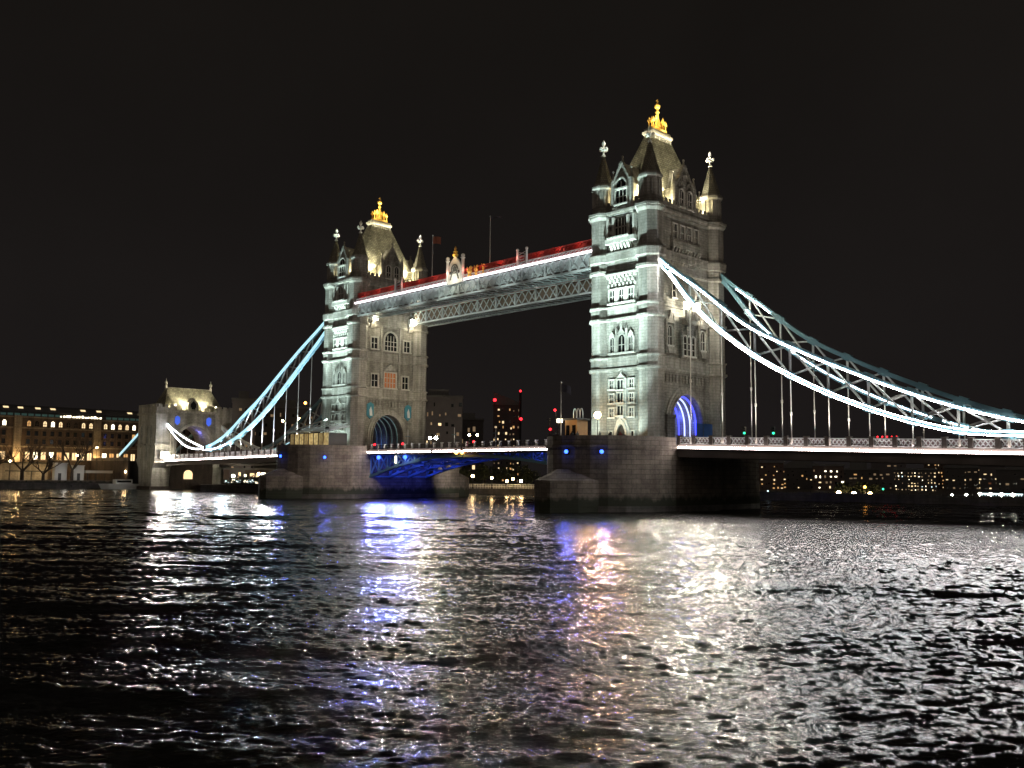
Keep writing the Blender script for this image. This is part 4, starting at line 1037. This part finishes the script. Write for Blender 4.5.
# ------------------------------------------------------------------ on the piers
t = thing('control_cabin','ochre control cabin with white rooftop hoops on the right pier','cabin',(39.6,-17.5,10.3))
m = MB(); m.box(37.0,39.5,-19,-16.5,10.3,14.0); m.build('wall','ochre_render',t)
m = MB(); m.box(36.7,39.8,-19.3,-16.2,14.0,14.3); m.build('roof','lead',t)
for x in (37.6,38.9): m = MB(); m.box(x-.35,x+.35,-19.06,-19.0,11.6,13.2); m.build('window','dark_glass',t)
m = MB()
for k in range(3):
    for i in range(8):
        a,b = math.pi*i/8, math.pi*(i+1)/8; x = 37.6+k*.7
        m.bar((x+.3*math.cos(a),-17.4,15.0+.9*math.sin(a)),(x+.3*math.cos(b),-17.4,15.0+.9*math.sin(b)),.1)
    m.bar((x+.3,-17.4,14.3),(x+.3,-17.4,15.0),.1); m.bar((x-.3,-17.4,14.3),(x-.3,-17.4,15.0),.1)
m.build('ladder_hoops','hull_white',t)
lamp('POINT',(39.5,-21.0,13.6),60,(1,.6,.28),t,size=.2); lamp('POINT',(40,-18.6,15.4),20,(.6,.8,1),t,size=.2)
t = thing('signal_gantry','dark lattice signal gantry with a white lamp beside the cabin','signal gantry',(36.2,-20.0,10.3))
m = MB()
for x in (34.6,36.4): m.bar((x,-20,10.3),(x,-20,14.4),.12)
for z in (11.6,12.9,14.2): m.bar((34.0,-20,z),(36.8,-20,z),.1)
m.bar((34.6,-20,11.6),(36.4,-20,12.9),.08); m.bar((36.4,-20,11.6),(34.6,-20,12.9),.08); m.build('lattice','dark_metal',t)
m = MB(); m.box(36.4,37.2,-20.3,-19.8,13.6,14.2); m.build('work_lamp','lit_bright',t)
for x,z,lb in ((35.9,15.6,'upper'),(34.9,12.6,'lower')):
    m = MB(); m.ball((x,-20.2,z),.2); m.build('signal_lens','lamp_red',t,smooth=True)
m = MB(); m.bar((35.9,-20,14.2),(35.9,-20,15.6),.08); m.build('stem','dark_metal',t)
def post_lamp(x,y,z0,z1,label,mat='lamp_warm',pw=120,col=(1,.72,.38),r=.42,group='globe lamps on posts'):
    t = thing('street_lamp',label,'street lamp',(x,y,z0),group)
    m = MB(); m.lathe(x,y,[(.16,z0),(.16,z0+.3),(.08,z0+.5),(.06,z1-r)],8); m.build('post','dark_metal',t)
    m = MB(); m.ball((x,y,z1),r); m.build('globe',mat,t,smooth=True)
    if pw: lamp('POINT',(x,y-r-.25,z1-.1),pw,col,t,size=r)
    return t
gl = post_lamp(39.4,-14.0,10.3,15.0,'large warm globe lamp in front of the right tower',pw=90,r=.55)
lamp('SPOT',(39.9,-14.6,15.0),13000,(1,.50,.22),gl,(111,-98,4.5),26,.6,.3,'added_glint_spot')  # added spot gives the globe its warm water streak
# glass pavilion on the left pier
t = thing('glass_pavilion','glass pavilion glowing yellow beside the left tower base','pavilion',(-41.5,-14.8,10.3))
m = MB(); m.box(-49.5,-33.5,-17.5,-12.2,10.3,10.5); m.build('floor','deck_steel',t)
for k in range(8):
    x0 = -49.2+k*1.95
    m = MB(); m.box(x0+.1,x0+1.85,-17.1,-17.0,11.2,14.0); m.build('glazing',['lit_room_dim','lit_room','lit_room','lit_room_dim','lit_room','lit_room','lit_room_dim','lit_room'][k],t)
    m = MB(); m.box(x0-.08,x0+.08,-17.2,-16.95,10.5,14.2); m.build('mullion','dark_metal',t)
m = MB(); m.box(-33.55,-33.4,-17,-12.5,10.5,14.0); m.build('end_wall','dark_metal',t)
m = MB(); m.yz([(-17.9,14.2),(-12.0,15.6),(-12.0,15.8),(-17.9,14.4)],-50,-33.2); m.build('roof','pale_paint',t)
m = MB()
for k in range(9): m.bar((-49.5+k*2,-17.6,14.4),(-48.5+k*2,-13,16.2),.14)
m.bar((-50,-17.5,14.5),(-36,-16,17.0),.2); m.build('roof_truss','pale_paint',t)
lamp('POINT',(-41,-18.6,13.0),60,(1,.8,.4),t,size=.3)

def person(label, x, y, z, rz, coat, proto={}):
    key = coat
    if key not in proto:
        V = [(0,0,.92),(0,0,1.2),(0,0,1.42),(0,0,1.54),(0,.02,1.66),(.1,0,.86),(.12,.02,.48),(.12,-.02,.06),(.13,.12,.03),(-.1,0,.86),(-.12,.02,.48),(-.12,-.02,.06),(-.13,.12,.03),
             (.2,0,1.4),(.27,.02,1.12),(.22,.2,.98),(-.2,0,1.4),(-.27,.02,1.12),(-.22,.2,.98),(0,.01,1.76)]
        E = [(0,1),(1,2),(2,3),(3,4),(0,5),(5,6),(6,7),(7,8),(0,9),(9,10),(10,11),(11,12),(2,13),(13,14),(14,15),(2,16),(16,17),(17,18),(4,19)]
        Rd = [.17,.18,.17,.065,.11,.11,.08,.05,.05,.11,.08,.05,.05,.085,.065,.045,.085,.065,.045,.07]
        me = bpy.data.meshes.new('p'); me.from_pydata(V,E,[]); o = bpy.data.objects.new('p',me); COL.objects.link(o)
        sk = o.modifiers.new('s','SKIN')
        for i,r in enumerate(Rd): me.skin_vertices[0].data[i].radius = (r,r*.8)
        me.skin_vertices[0].data[0].use_root = True
        sb = o.modifiers.new('d','SUBSURF'); sb.levels = 1
        dg = bpy.context.evaluated_depsgraph_get(); nm = bpy.data.meshes.new_from_object(o.evaluated_get(dg)); nm.name = 'person'
        nm.materials.clear(); nm.materials.append(MAT[coat]); bpy.data.objects.remove(o); proto[key] = nm
    o = bpy.data.objects.new('person',proto[key]); COL.objects.link(o); o.location = (x,y,z); o.rotation_euler.z = rz
    tag(o,label,'person','people along the pier parapet')
for k,(dx,ang,c,lb) in enumerate(((1.0,66,'coat_dark','person in a black coat at the parapet below the arched door'),(0,58,'coat_grey','person in a grey coat between two others at the right pier parapet'),
        (0,50,'coat_dark','person in dark clothes leaning at the parapet, right of the door'),(0,42,'coat_red','person in a dark red coat at the right pier parapet'),(0,84,'coat_dark','person in dark clothes left of the globe lamp post'),(0,78,'coat_grey','person in grey directly beside the globe lamp post'))):
    a = R_(ang); person(lb, 41+8.9*math.cos(a), -9-13.9*math.sin(a), 10.25, .4*k+2.4, c)
for x,y,lb in ((61.1,-6.0,'green traffic signal on the right span nearest the tower'),(65.9,-6.0,'green traffic signal on the right span farther from the tower')):
    zd = 10.4-.029*(x-51)
    t = thing('traffic_signal',lb,'traffic signal',(x,y,zd),'green signals on the right span')
    MB().taper((x,y,zd),(x,y,zd+1.6),.06,.06).build('post','dark_metal',t)
    m = MB(); m.box(x-.2,x+.25,y-.25,y+.2,zd+1.5,zd+2.7); m.build('signal_head','dark_metal',t)
    n = Vector((.62,-.78,0)); c = Vector((x+.03,y-.03,zd+1.75))+n*.3; m = MB(); m.bar(c-n*.1,c+n*.02,.34,.34,10); m.build('green_lens','lamp_green',t)
    for j,zz in enumerate((2.1,2.45)): c = Vector((x+.03,y-.03,zd+zz))+n*.3; m = MB(); m.bar(c-n*.1,c+n*.02,.3,.3,10); m.build('dark_lens','dark_glass',t)
for x,lb,grp in ((-30.0,'red signal lamp at the left end of the bascule railing','r'),(-20.0,'red signal lamp under the left tower arch','r'),(2.5,'red signal lamp at the middle of the bascule railing','r')):
    t = thing('signal_lamp',lb,'signal lamp',(x,-7.6,10.4),'red lamps along the bascule railing')
    MB().taper((x,-7.6,10.4),(x,-7.6,11.5),.06,.05).build('post','dark_metal',t)
    MB().ball((x,-7.6,11.65),.26).build('lens','lamp_red',t,smooth=True)
for x in (-18.5,-3.5,8.5):
    t = thing('road_mast',{-18.5:'slim pale mast on the bascule, nearest the left tower',-3.5:'slim pale mast in the middle of the bascule',8.5:'slim pale mast on the bascule, nearest the right tower'}[x],'mast',(x,-7.4,10.4),'slim masts on the bascule')
    m = MB(); m.taper((x,-7.4,10.4),(x,-7.4,14.6),.1,.06); m.build('pole','pale_paint',t); m = MB(); m.bar((x-.7,-7.4,13.2),(x+.7,-7.4,13.2),.12); m.build('crossarm','bridge_blue',t)

# ------------------------------------------------------------------ left bank
def bare_tree(x, y, z0, h, label, seed):
    r = random.Random(seed); t = thing('bare_tree', label, 'tree', (x,y,z0), 'bare winter trees on the left quay')
    tr = MB(); tr.taper((x,y,z0),(x+.1,y,z0+h*.22),.5,.36,8); tr.build('trunk','bark',t)
    m = MB()
    def grow(p, d, L, rad, k):
        q = p+d*L; m.taper(p,q,rad,rad*.66,5)
        if k == 0: return
        for _ in range(3 if k > 3 else 2):
            nd = (d+Vector((r.uniform(-.75,.75),r.uniform(-.75,.75),r.uniform(-.15,.5)))).normalized()
            grow(q,nd,L*r.uniform(.62,.85),rad*.6,k-1)
    for _ in range(4):
        grow(Vector((x+.1,y,z0+h*.2)),Vector((r.uniform(-.9,.9),r.uniform(-.9,.9),.8)).normalized(),h*.24,.28,5)
    m.build('crown','bark',t)
bare_tree(-156,-41.5,2.5,13,'smaller bare tree before the lit beige wall at far left',3)
bare_tree(-156,-27.8,2.5,15,'larger bare tree between the two white kiosks',8)
bare_tree(-157,-50.5,2.5,10,'bare tree at the far left edge of the quay',21)
bare_tree(-157,-35.5,2.5,9,'smallest bare tree, left of the kiosks',33)
# warehouse
t = thing('warehouse','long brick warehouse with lit arched attic windows on the left bank','warehouse',(-185,-18,2.5))
m = MB(); m.box(-200,-178,-95,26,2.5,22.0); m.build('wall','warehouse_brick',t)
m = MB(); m.box(-200,-179.5,-95,26,22.0,23.8); m.build('attic_storey','far_facade',t)
m = MB(); m.xz([(-201,23.8),(-179,23.8),(-180.5,25.2),(-186,26.2),(-199,26.2)],-95,26); rf = m.build('roof','lead',t)
for k,y in enumerate((-70,-55,-40.4,-36.2,-31.1,-26.6,-17.3,-12.2,-2)):
    m = MB(); m.xz([(-180.3,24.75),(-179.9,24.75),(-180.5,25.3),(-180.9,25.3)],y-.75,y+.75); m.build('skylight','lit_warm',rf)
m = MB()
for k in range(30): 
    y = -24.5+k*.95
    if y < -12: m.box(-179.5,-179.35,y,y+.45+.3*(k*7%3)/2,22.5,22.9+.35*(k*5%4)/3)
m.build('attic_lights','lit_bright',t)
m = MB()
for k in range(40):
    y = -60+k*2.0
    if not (-26 < y < -11): m.box(-179.5,-179.36,y,y+1.5,22.5,23.2)
m.build('attic_glazing','lit_teal',t)
m = MB()
for y in (-86,-62,-37.4,-13.4,8): m = MB(); m.box(-178.0,-177.2,y-1.1,y+1.1,2.5,22.4); m.build('pilaster','beige_wall',t)
m = MB()
for z in (12.6,18.4,21.8): m.box(-178.02,-177.75,-95,26,z,z+.4)
m.build('string_course','beige_wall',t)
rr = random.Random(4)
ys = [-60+2.35*k for k in range(34)]
ys = [y for y in ys if min(abs(y-p) for p in (-62,-37.4,-13.4,8)) > 1.9]
for y in ys:
    window(t,'E',0,y,19.2,1.1,1.7,-178.0,2,2,True,pane=rr.choice(['lit_bright','lit_warm','lit_warm','lit_amber','dark_glass']),sur=.12,trim='warehouse_brick')
for j,z in enumerate((13.6,16.2)):
    for y in ys[::1]: window(t,'E',0,y,z,1.1,1.5,-178.0,1,1,False,pane='dark_glass' if rr.random() < .94 else 'lit_amber',sur=.1,trim='warehouse_brick')
for y in ys: window(t,'E',0,y,8.8,1.4,2.3,-178.0,2,1,False,pane=rr.choice(['lit_bright','lit_warm','lit_warm','lit_amber']),sur=.12,trim='beige_wall',name='shop_window')
for y in (-37.4,-13.4,-62): lamp('POINT',(-175.4,y,9.5),900,(1,.62,.25),t,size=.3)
for y in (-50,-43,-33,-27,-20,-9): lamp('POINT',(-173.5,y,8.8),330,(1,.68,.32),t,size=.3)
t = thing('terrace_wall','lit beige terrace wall behind the smaller bare tree','wall',(-166,-44,2.5))
m = MB(); m.box(-167,-166,-62,-31.5,2.5,7.4); m.build('wall_face','beige_wall',t)
m = MB(); m.box(-167.1,-165.8,-62,-31.5,7.4,7.8); m.build('coping','pier_granite',t)
for y in (-54,-46,-39,-34): lamp('POINT',(-163.8,y,4.0),150,(1,.78,.45),t,size=.3)
t = thing('pergola','dark timber pergola in front of the beige terrace wall','pergola',(-163,-38,2.5))
for y in (-43,-40,-37,-34): MB().box(-163.1,-162.9,y-.1,y+.1,2.5,5.0).build('post','dark_metal',t)
MB().box(-163.6,-162.4,-44,-33,5.0,5.25).build('beam','dark_metal',t)
for y0,y1,h,lb in ((-32.4,-28.9,5.0,'white kiosk panel left of the larger bare tree'),(-27.0,-24.0,4.3,'white kiosk panel right of the larger bare tree')):
    t = thing('kiosk',lb,'kiosk',(-157,(y0+y1)/2,2.5),'white kiosks on the left quay')
    MB().box(-159,-157,y0,y1,2.5,2.5+h).build('shell','white_panel',t); MB().box(-159.2,-156.8,y0-.15,y1+.15,2.5+h,2.7+h).build('roof','white_panel',t)
    MB().box(-157,-156.95,y0+1.0,y0+1.9,2.5,4.6).build('door','dark_metal',t)
    lamp('POINT',(-153.5,(y0+y1)/2,4.6),95,(1,.95,.85),t,size=.3)
t = thing('pavilion_roof','low white canopy right of the kiosks','canopy',(-158,-19.5,2.5))
MB().box(-160,-156.5,-23.5,-15.6,4.7,5.5).build('canopy','white_panel',t)
for y in (-23,-20.5,-18,-16): MB().box(-156.9,-156.7,y-.1,y+.1,2.5,4.7).build('post','dark_metal',t)
t = thing('moored_boat','white moored launch by the quay beneath the gatehouse','boat',(-146,-17.5,0))
m = MB(); m.prism([(-147.5,-21),(-146,-22.5),(-144.6,-21),(-144.4,-12.6),(-147.6,-12.6)],-.3,1.6,[(-147.8,-21.2),(-146,-23.6),(-144.2,-21.2),(-144.0,-12.4),(-147.9,-12.4)]); m.build('hull','hull_white',t)
m = MB(); m.box(-147.2,-144.9,-19,-14,1.6,2.9); m.build('cabin','hull_white',t)
m = MB(); m.box(-147.25,-144.85,-18.6,-14.4,2.0,2.6); m.build('window','dark_glass',t)
lamp('POINT',(-142.5,-20,3.5),25,(1,.95,.8),t,size=.2)
for y,z,lb,pw in ((-43.8,8.0,'warm lamp post at the far left edge above the beige wall',60),(-32.6,9.6,'warm lamp post before the warehouse, left of the kiosks',60),(-31.6,5.6,'low warm lamp beside the left kiosk',50),(-19.5,12.6,'tall warm lamp post near the gatehouse',80),(-14.6,5.2,'pinkish warm lamp on the quay below the gatehouse',120),(-25.2,10.0,'warm lamp post behind the right kiosk',60)):
    post_lamp(-160.0 if y < -16 else -149.0,y,2.5,z,lb,'lamp_warm',pw,(1,.66,.33),.3,'lamps along the left bank')

# ------------------------------------------------------------------ far city
def building(name, label, u, d, wpx, v0, v1, mat, rows, cols, plan, seed=1, group='city buildings beyond the bridge', cat='building', depth=14, top=None, ww=.36, wh=.34):
    """u: centre column, d: distance in metres, plan: list of (material, probability)"""
    r = random.Random(seed); x, y, _ = sight(u,d); zt = sight(u,d,v0)[2]; zb = sight(u,d,v1)[2] if v1 else 1.5
    zb = max(1.0, min(zb, 2.5)); w = wpx*d/FPX
    ang = math.atan2(CAM.y-y, CAM.x-x)+math.pi/2
    t = thing(name, label, cat, (x,y,zb), group, ang)
    def part(m, nm, mt, par=t):
        me = bpy.data.meshes.new(nm); me.from_pydata(m.v,[],m.f); me.update(); me.materials.append(MAT[mt]); o = bpy.data.objects.new(nm,me); COL.objects.link(o); o.parent = par; return o
    H = zt-zb
    m = MB(); m.box(-w/2,w/2,0,depth,0,H)
    part(m,'wall',mat)
    m = MB(); m.box(-w/2-.3,w/2+.3,-.3,depth+.3,H,H+.6)
    if top == 'plant': m.box(-w*.25,w*.2,3,8,H+.6,H+3)
    if top == 'slope': m.xz([(-w/2,H+.6),(w/2,H+.6),(w/2,H+1.2),(-w/2,H+6)],1,depth-1)
    if top == 'gable': m.xz([(-w/2-.3,H+.6),(w/2+.3,H+.6),(0,H+.6+w*.25)],-.2,depth)
    part(m,'roof','lead')
    cw, ch = w/cols, H/(rows+.4); wm = {}
    for j in range(rows):
        for i in range(cols):
            q = r.random(); mt = None
            for a,p in plan:
                if q < p: mt = a; break
                q -= p
            if mt is None: continue
            if mt not in wm:
                b = MB(); b.box(-cw*ww/2,cw*ww/2,-.08,.02,0,ch*wh); o = part(b,'window',mt); wm[mt] = o.data
            else:
                o = bpy.data.objects.new('window',wm[mt]); COL.objects.link(o); o.parent = t
            o.location = (-w/2+cw*(i+.5+r.uniform(-.22,.22)), 0, ch*(j+.35+r.uniform(-.12,.12))); o.scale = (r.choice((.5,.8,1,1.3)),1,r.choice((.6,.8,1,1.2)))
    return t
D = ('dark_glass',.35)
# beyond the bascule
building('apartment_block','dark purple apartment block just right of the left tower',440,330,46,397,None,'far_concrete',9,7,[('lit_warm',.05),('lit_dim',.3),D],2,top='plant')
building('apartment_block','low dark block behind the bascule railing',470,360,28,420,None,'far_facade',5,5,[('lit_warm',.12),('lit_dim',.3),D],3,top='plant')
building('office_tower','dark tower block with lit window column and sloping top',507,420,27,405,None,'far_facade',13,7,[('lit_warm',.14),('lit_amber',.1),('lit_dim',.2),D],9,top='slope')
for (du,v,lb) in ((495,400,'red aircraft lamp on the corner of the sloping tower top'),(521,419,'red aircraft lamp on the thin crane mast'),(520.5,391,'small red lamp at the crane tip')):
    x,y,z = sight(du,415,v); t = thing('aircraft_lamp',lb,'lamp',(x,y,z),'red aircraft lamps in the distance')
    m = MB(); m.ball((x,y,z),.75 if v != 391 else .5); m.build('lens','lamp_red',t,smooth=True)
    if v == 391:
        m = MB(); m.bar((x,y,2),(x,y,z-.6),.8); m.build('mast','dark_metal',t)
    elif v == 419:
        m = MB(); m.bar((x,y,z-3),(x,y,z-.6),.3); m.build('bracket','dark_metal',t)
    else:
        m = MB(); m.bar((x,y,z-2.5),(x,y,z-.6),.3); m.build('bracket','dark_metal',t)
building('apartment_block','dark block with chimney left of the left tower',245,300,22,400,None,'far_concrete',7,4,[('lit_dim',.2),D],4,top='plant')
building('apartment_block','dark block seen between the left hanger rods',284,320,60,408,None,'far_facade',8,10,[('lit_warm',.07),('lit_dim',.25),D],5,top='plant')
building('riverside_restaurant','bright restaurant front under the left side span',252,300,46,470,None,'far_brick',2,8,[('lit_bright',.45),('lit_warm',.3),('lit_cool',.15)],6,cat='restaurant',ww=.7,wh=.6)
building('apartment_block','low dark block behind the lit restaurant front',215,330,60,425,None,'far_brick',6,9,[('lit_amber',.1),('lit_dim',.2),D],16,top='gable')
# right shore
specs = [(768,300,26,463,'far_brick',6,7,[('lit_warm',.12),('lit_amber',.25),D],'brick flats immediately right of the right pier'),
 (800,330,36,468,'far_facade',5,9,[('lit_warm',.08),('lit_amber',.15),D],'dark flats with scattered amber windows, right of the pier flats'),
 (826,300,28,466,'far_brick',4,6,[('lit_bright',.18),('lit_warm',.15),('lit_dim',.2),D],'block with the broad bright yellow windows under the right span'),
 (857,350,34,470,'far_facade',4,6,[('lit_dim',.3),('lit_amber',.12),D],'dim block behind the globe-lit trees'),
 (886,360,30,462,'far_concrete',6,5,[('lit_dim',.35),D],'tall dim block under the right span middle'),
 (912,320,36,470,'far_facade',6,13,[('lit_bright',.12),('lit_cool',.08),('lit_warm',.25),('lit_dim',.2)],'wide block crowded with bright windows'),
 (934,400,22,458,'far_brick',8,8,[('lit_amber',.3),('lit_warm',.12),D],'tall block dotted with amber windows'),
 (958,380,28,468,'far_facade',5,6,[('lit_dim',.3),('lit_warm',.12),D],'dark block right of the amber-dotted tower'),
 (984,400,28,466,'far_concrete',5,6,[('lit_warm',.2),('lit_red',.1),('lit_cool',.08),D],'block with a few warm and red windows near the right edge'),
 (1014,360,34,470,'far_facade',4,6,[('lit_amber',.12),('lit_dim',.25),D],'dim block at the right edge of the picture')]
for k,(u,d,w,v,mt,r_,c_,pl,lb) in enumerate(specs):
    building('riverside_flats',lb,u,d,w,v,None,mt,r_,c_,pl,20+k,'riverside blocks on the right shore',top=['plant','gable',None][k%3])
def shore(u0,u1,d0,d1,label):
    a = sight(u0,d0); b = sight(u1,d1); n = Vector((a[0]-CAM.x,a[1]-CAM.y,0)).normalized()
    m = MB(); f = [(a[0],a[1]),(b[0],b[1]),(b[0]+n.x*900,b[1]+n.y*900),(a[0]+n.x*900,a[1]+n.y*900)]
    if (f[1][0]-f[0][0])*(f[2][1]-f[0][1])-(f[1][1]-f[0][1])*(f[2][0]-f[0][0]) < 0: f = f[::-1]
    m.prism(f,-3,1.6); struct(m.build('far_bank','mud'))
    t = thing('embankment_wall',label,'wall',(a[0],a[1],-3)); m = MB(); nn = Vector((b[0]-a[0],b[1]-a[1],0)).normalized()
    m.bar((a[0]-n.x*.3,a[1]-n.y*.3,-.6),(b[0]-n.x*.3,b[1]-n.y*.3,-.6),.8,5.2); m.build('wall_face','wet_granite',t)
shore(745,1150,235,215,'dark embankment wall along the right shore')
shore(425,600,262,262,'dark embankment wall under the bascule')
shore(205,290,262,262,'dark embankment wall under the left side span')
# lamps of the shores
for k,(u,d,v,r,mt,lb) in enumerate([(766,232,491,.22,'lit_cool','leftmost cool lamp on the right shore, beside the pier'),(784,232,493,.2,'lit_cool','cool lamp second from the pier on the right shore'),
   (791,240,494,.45,'lamp_warm','warm globe lamp nearest the pier on the right shore'),(801,240,496,.45,'lamp_warm','warm globe lamp second from the pier'),(817,238,496,.4,'lamp_warm','warm globe lamp left of the lit tree row'),
   (836,240,493,.55,'lamp_warm','large warm globe lamp, first of three in a row'),(851,240,494,.6,'lamp_warm','large warm globe lamp, second of three in a row'),(867,240,494,.5,'lamp_warm','large warm globe lamp, third of three in a row'),
   (880,240,489,.25,'lamp_green','green lamp on the right shore'),(896,240,497,.25,'lamp_white','white lamp right of the green lamp'),(926,240,498,.3,'lamp_green','green lamp before the crowded bright block'),(948,240,495,.25,'lamp_white','small white lamp right of the crowded block'),(962,240,495,.3,'lamp_white','white lamp left of the long blue-white landing'),
   (862,240,487,.35,'lamp_orange','orange lamp above the globe row'),
   (775,244,494,.22,'lamp_warm','tiny warm lamp between the two cool lamps and the globes'),(808,244,497,.22,'lamp_warm','tiny warm lamp after the second globe'),(826,244,497,.22,'lamp_warm','tiny warm lamp between the globe row and the left globes'),(888,244,497,.22,'lamp_orange','tiny orange lamp right of the green lamp post'),(905,244,498,.22,'lamp_warm','tiny warm lamp before the crowded bright block, left side'),(915,244,497,.22,'lamp_warm','tiny warm lamp before the crowded bright block, right side'),(938,244,498,.22,'lamp_orange','tiny orange lamp left of the small white lamp'),(968,244,497,.22,'lamp_red','tiny red lamp beside the long landing'),
   (474,255,476,.4,'lamp_warm','warm lamp leftmost under the bascule'),(493,255,478,.35,'lamp_warm','warm lamp under the bascule, left of the cluster'),(508,255,481,.35,'lamp_warm','first warm lamp of the cluster under the bascule'),(514,255,479,.35,'lamp_warm','second warm lamp of the cluster under the bascule'),(522,255,481,.4,'lamp_warm','third warm lamp of the cluster under the bascule'),(538,255,481,.3,'lamp_warm','warm lamp next to the right pier'),
   (424,300,434,.55,'lamp_warm','warm lamp touching the right edge of the left tower'),(431,300,438,.4,'lamp_white','white lamp right of the left tower'),(437,300,438,.5,'lamp_white','brightest white lamp right of the left tower'),(470,300,435,.4,'lamp_warm','warm lamp left of the sloping tower, low'),(478,300,435,.4,'lamp_warm','warm lamp immediately left of the sloping tower'),
   (237,290,476,.4,'lamp_white','white lamp left of the restaurant front'),(262,290,474,.4,'lamp_warm','warm lamp over the restaurant front'),(300,290,419,.4,'lamp_warm','warm lamp between the hanger rods left of the left tower'),(306,290,403,.45,'lamp_orange','orange lamp high between the hanger rods'),(284,290,421,.35,'lamp_warm','warm lamp beside the left chain')]):
    x,y,z = sight(u,d,v); post_lamp(x,y,1.6,z,lb,mt,40 if r > .38 else 0,(1,.7,.38),r,'lamps on the far shores')
x,y,z = sight(993,232,494); t = thing('floating_landing','long floating landing with a row of blue-white lights','landing stage',(x,y,0))
xa,ya,_ = sight(974,230); xb,yb,_ = sight(1018,226); m = MB(); m.bar((xa,ya,.2),(xb,yb,.2),3,1.0); m.build('pontoon','dark_metal',t)
for k in range(16):
    u = (k+.5)/16; m = MB(); px,py = xa+(xb-xa)*u, ya+(yb-ya)*u; m.bar((px,py,.7),(px,py,2.2),.1); m.bar((px-.2,py,2.3),(px+.25,py,2.3),.3); m.build('lamp','lit_cool' if k%4 else 'lamp_white',t)
x,y,z = sight(885,420,438); t = thing('crane','distant crane with a row of red lamps beyond the right span','crane',(x,y,1.6)); m = MB(); m.bar((x,y,1.6),(x,y,z),.8); xa,ya,_ = sight(876,420); xb,yb,_ = sight(895,420); m.bar((xa,ya,z),(xb,yb,z),.5); m.build('jib','dark_metal',t)
for k in range(5):
    q = k/4; m = MB(); m.ball((xa+(xb-xa)*q,ya+(yb-ya)*q,z+.5),.35); m.build('red_lamp','lamp_red',t,smooth=True)
# leafy trees on the far shores
TREES = []
def leafy_tree(u, d, v, wpx, label, seed):
    r = random.Random(seed); x,y,zt = sight(u,d,v); z0 = 1.6; H = zt-z0; w = wpx*d/FPX/2
    t = thing('leafy_tree',label,'tree',(x,y,z0),'dark trees on the far shores')
    m = MB(); m.taper((x,y,z0),(x,y,z0+H*.45),.35,.2)
    for k in range(5):
        a = k*1.26+r.random(); m.taper((x,y,z0+H*.35),(x+w*.6*math.cos(a),y+w*.6*math.sin(a),z0+H*.75),.15,.05,5)
    m.build('trunk','bark',t)
    m = MB(); cl = [(r.uniform(-.65,.65)*w,r.uniform(-.65,.65)*w,z0+H*r.uniform(.4,.85),r.uniform(.25,.5)*w) for _ in range(12)]
    for _ in range(700):
        cx,cy,cz,rad = r.choice(cl); d3 = Vector((r.gauss(0,1),r.gauss(0,1),r.gauss(0,1))).normalized()*rad*r.uniform(.6,1.05)
        p = Vector((x+cx,y+cy,cz))+d3; a = Vector((r.gauss(0,1),r.gauss(0,1),r.gauss(0,1))).normalized(); b = a.cross(Vector((r.gauss(0,1),r.gauss(0,1),1))).normalized()
        s = r.uniform(.22,.5); m.add([p-a*s,p+b*s*.6,p+a*s,p-b*s*.6],[(0,1,2,3)])
    m.build('crown','leaf',t)
for k,(u,d,v,w,lb) in enumerate([(466,268,470,26,'dark tree at the left end under the bascule'),(486,270,464,26,'dark tree second from the left under the bascule'),(506,270,462,28,'dark tree in the middle under the bascule'),(527,268,465,26,'dark tree next to the right pier under the bascule'),
      (842,246,484,18,'lit tree left of the row of globe lamps'),(859,246,484,18,'lit tree in the middle of the globe lamp row'),(873,246,486,14,'lit tree right of the globe lamp row'),(246,266,484,40,'low dark bush left under the left span'),(272,266,486,36,'low dark bush near the left pier')]):
    leafy_tree(u,d,v,w,lb,40+k)
t = thing('quay_railing','pale railing along the shore under the bascule','railing',(*sight(500,258)[:2],1.6))
xa,ya,_ = sight(452,258); xb,yb,_ = sight(545,258); m = MB()
for z in (2.2,2.8): m.bar((xa,ya,z),(xb,yb,z),.08)
for k in range(60): 
    q = k/59; m.bar((xa+(xb-xa)*q,ya+(yb-ya)*q,1.6),(xa+(xb-xa)*q,ya+(yb-ya)*q,2.8),.09)
m.build('rails','pale_paint',t)
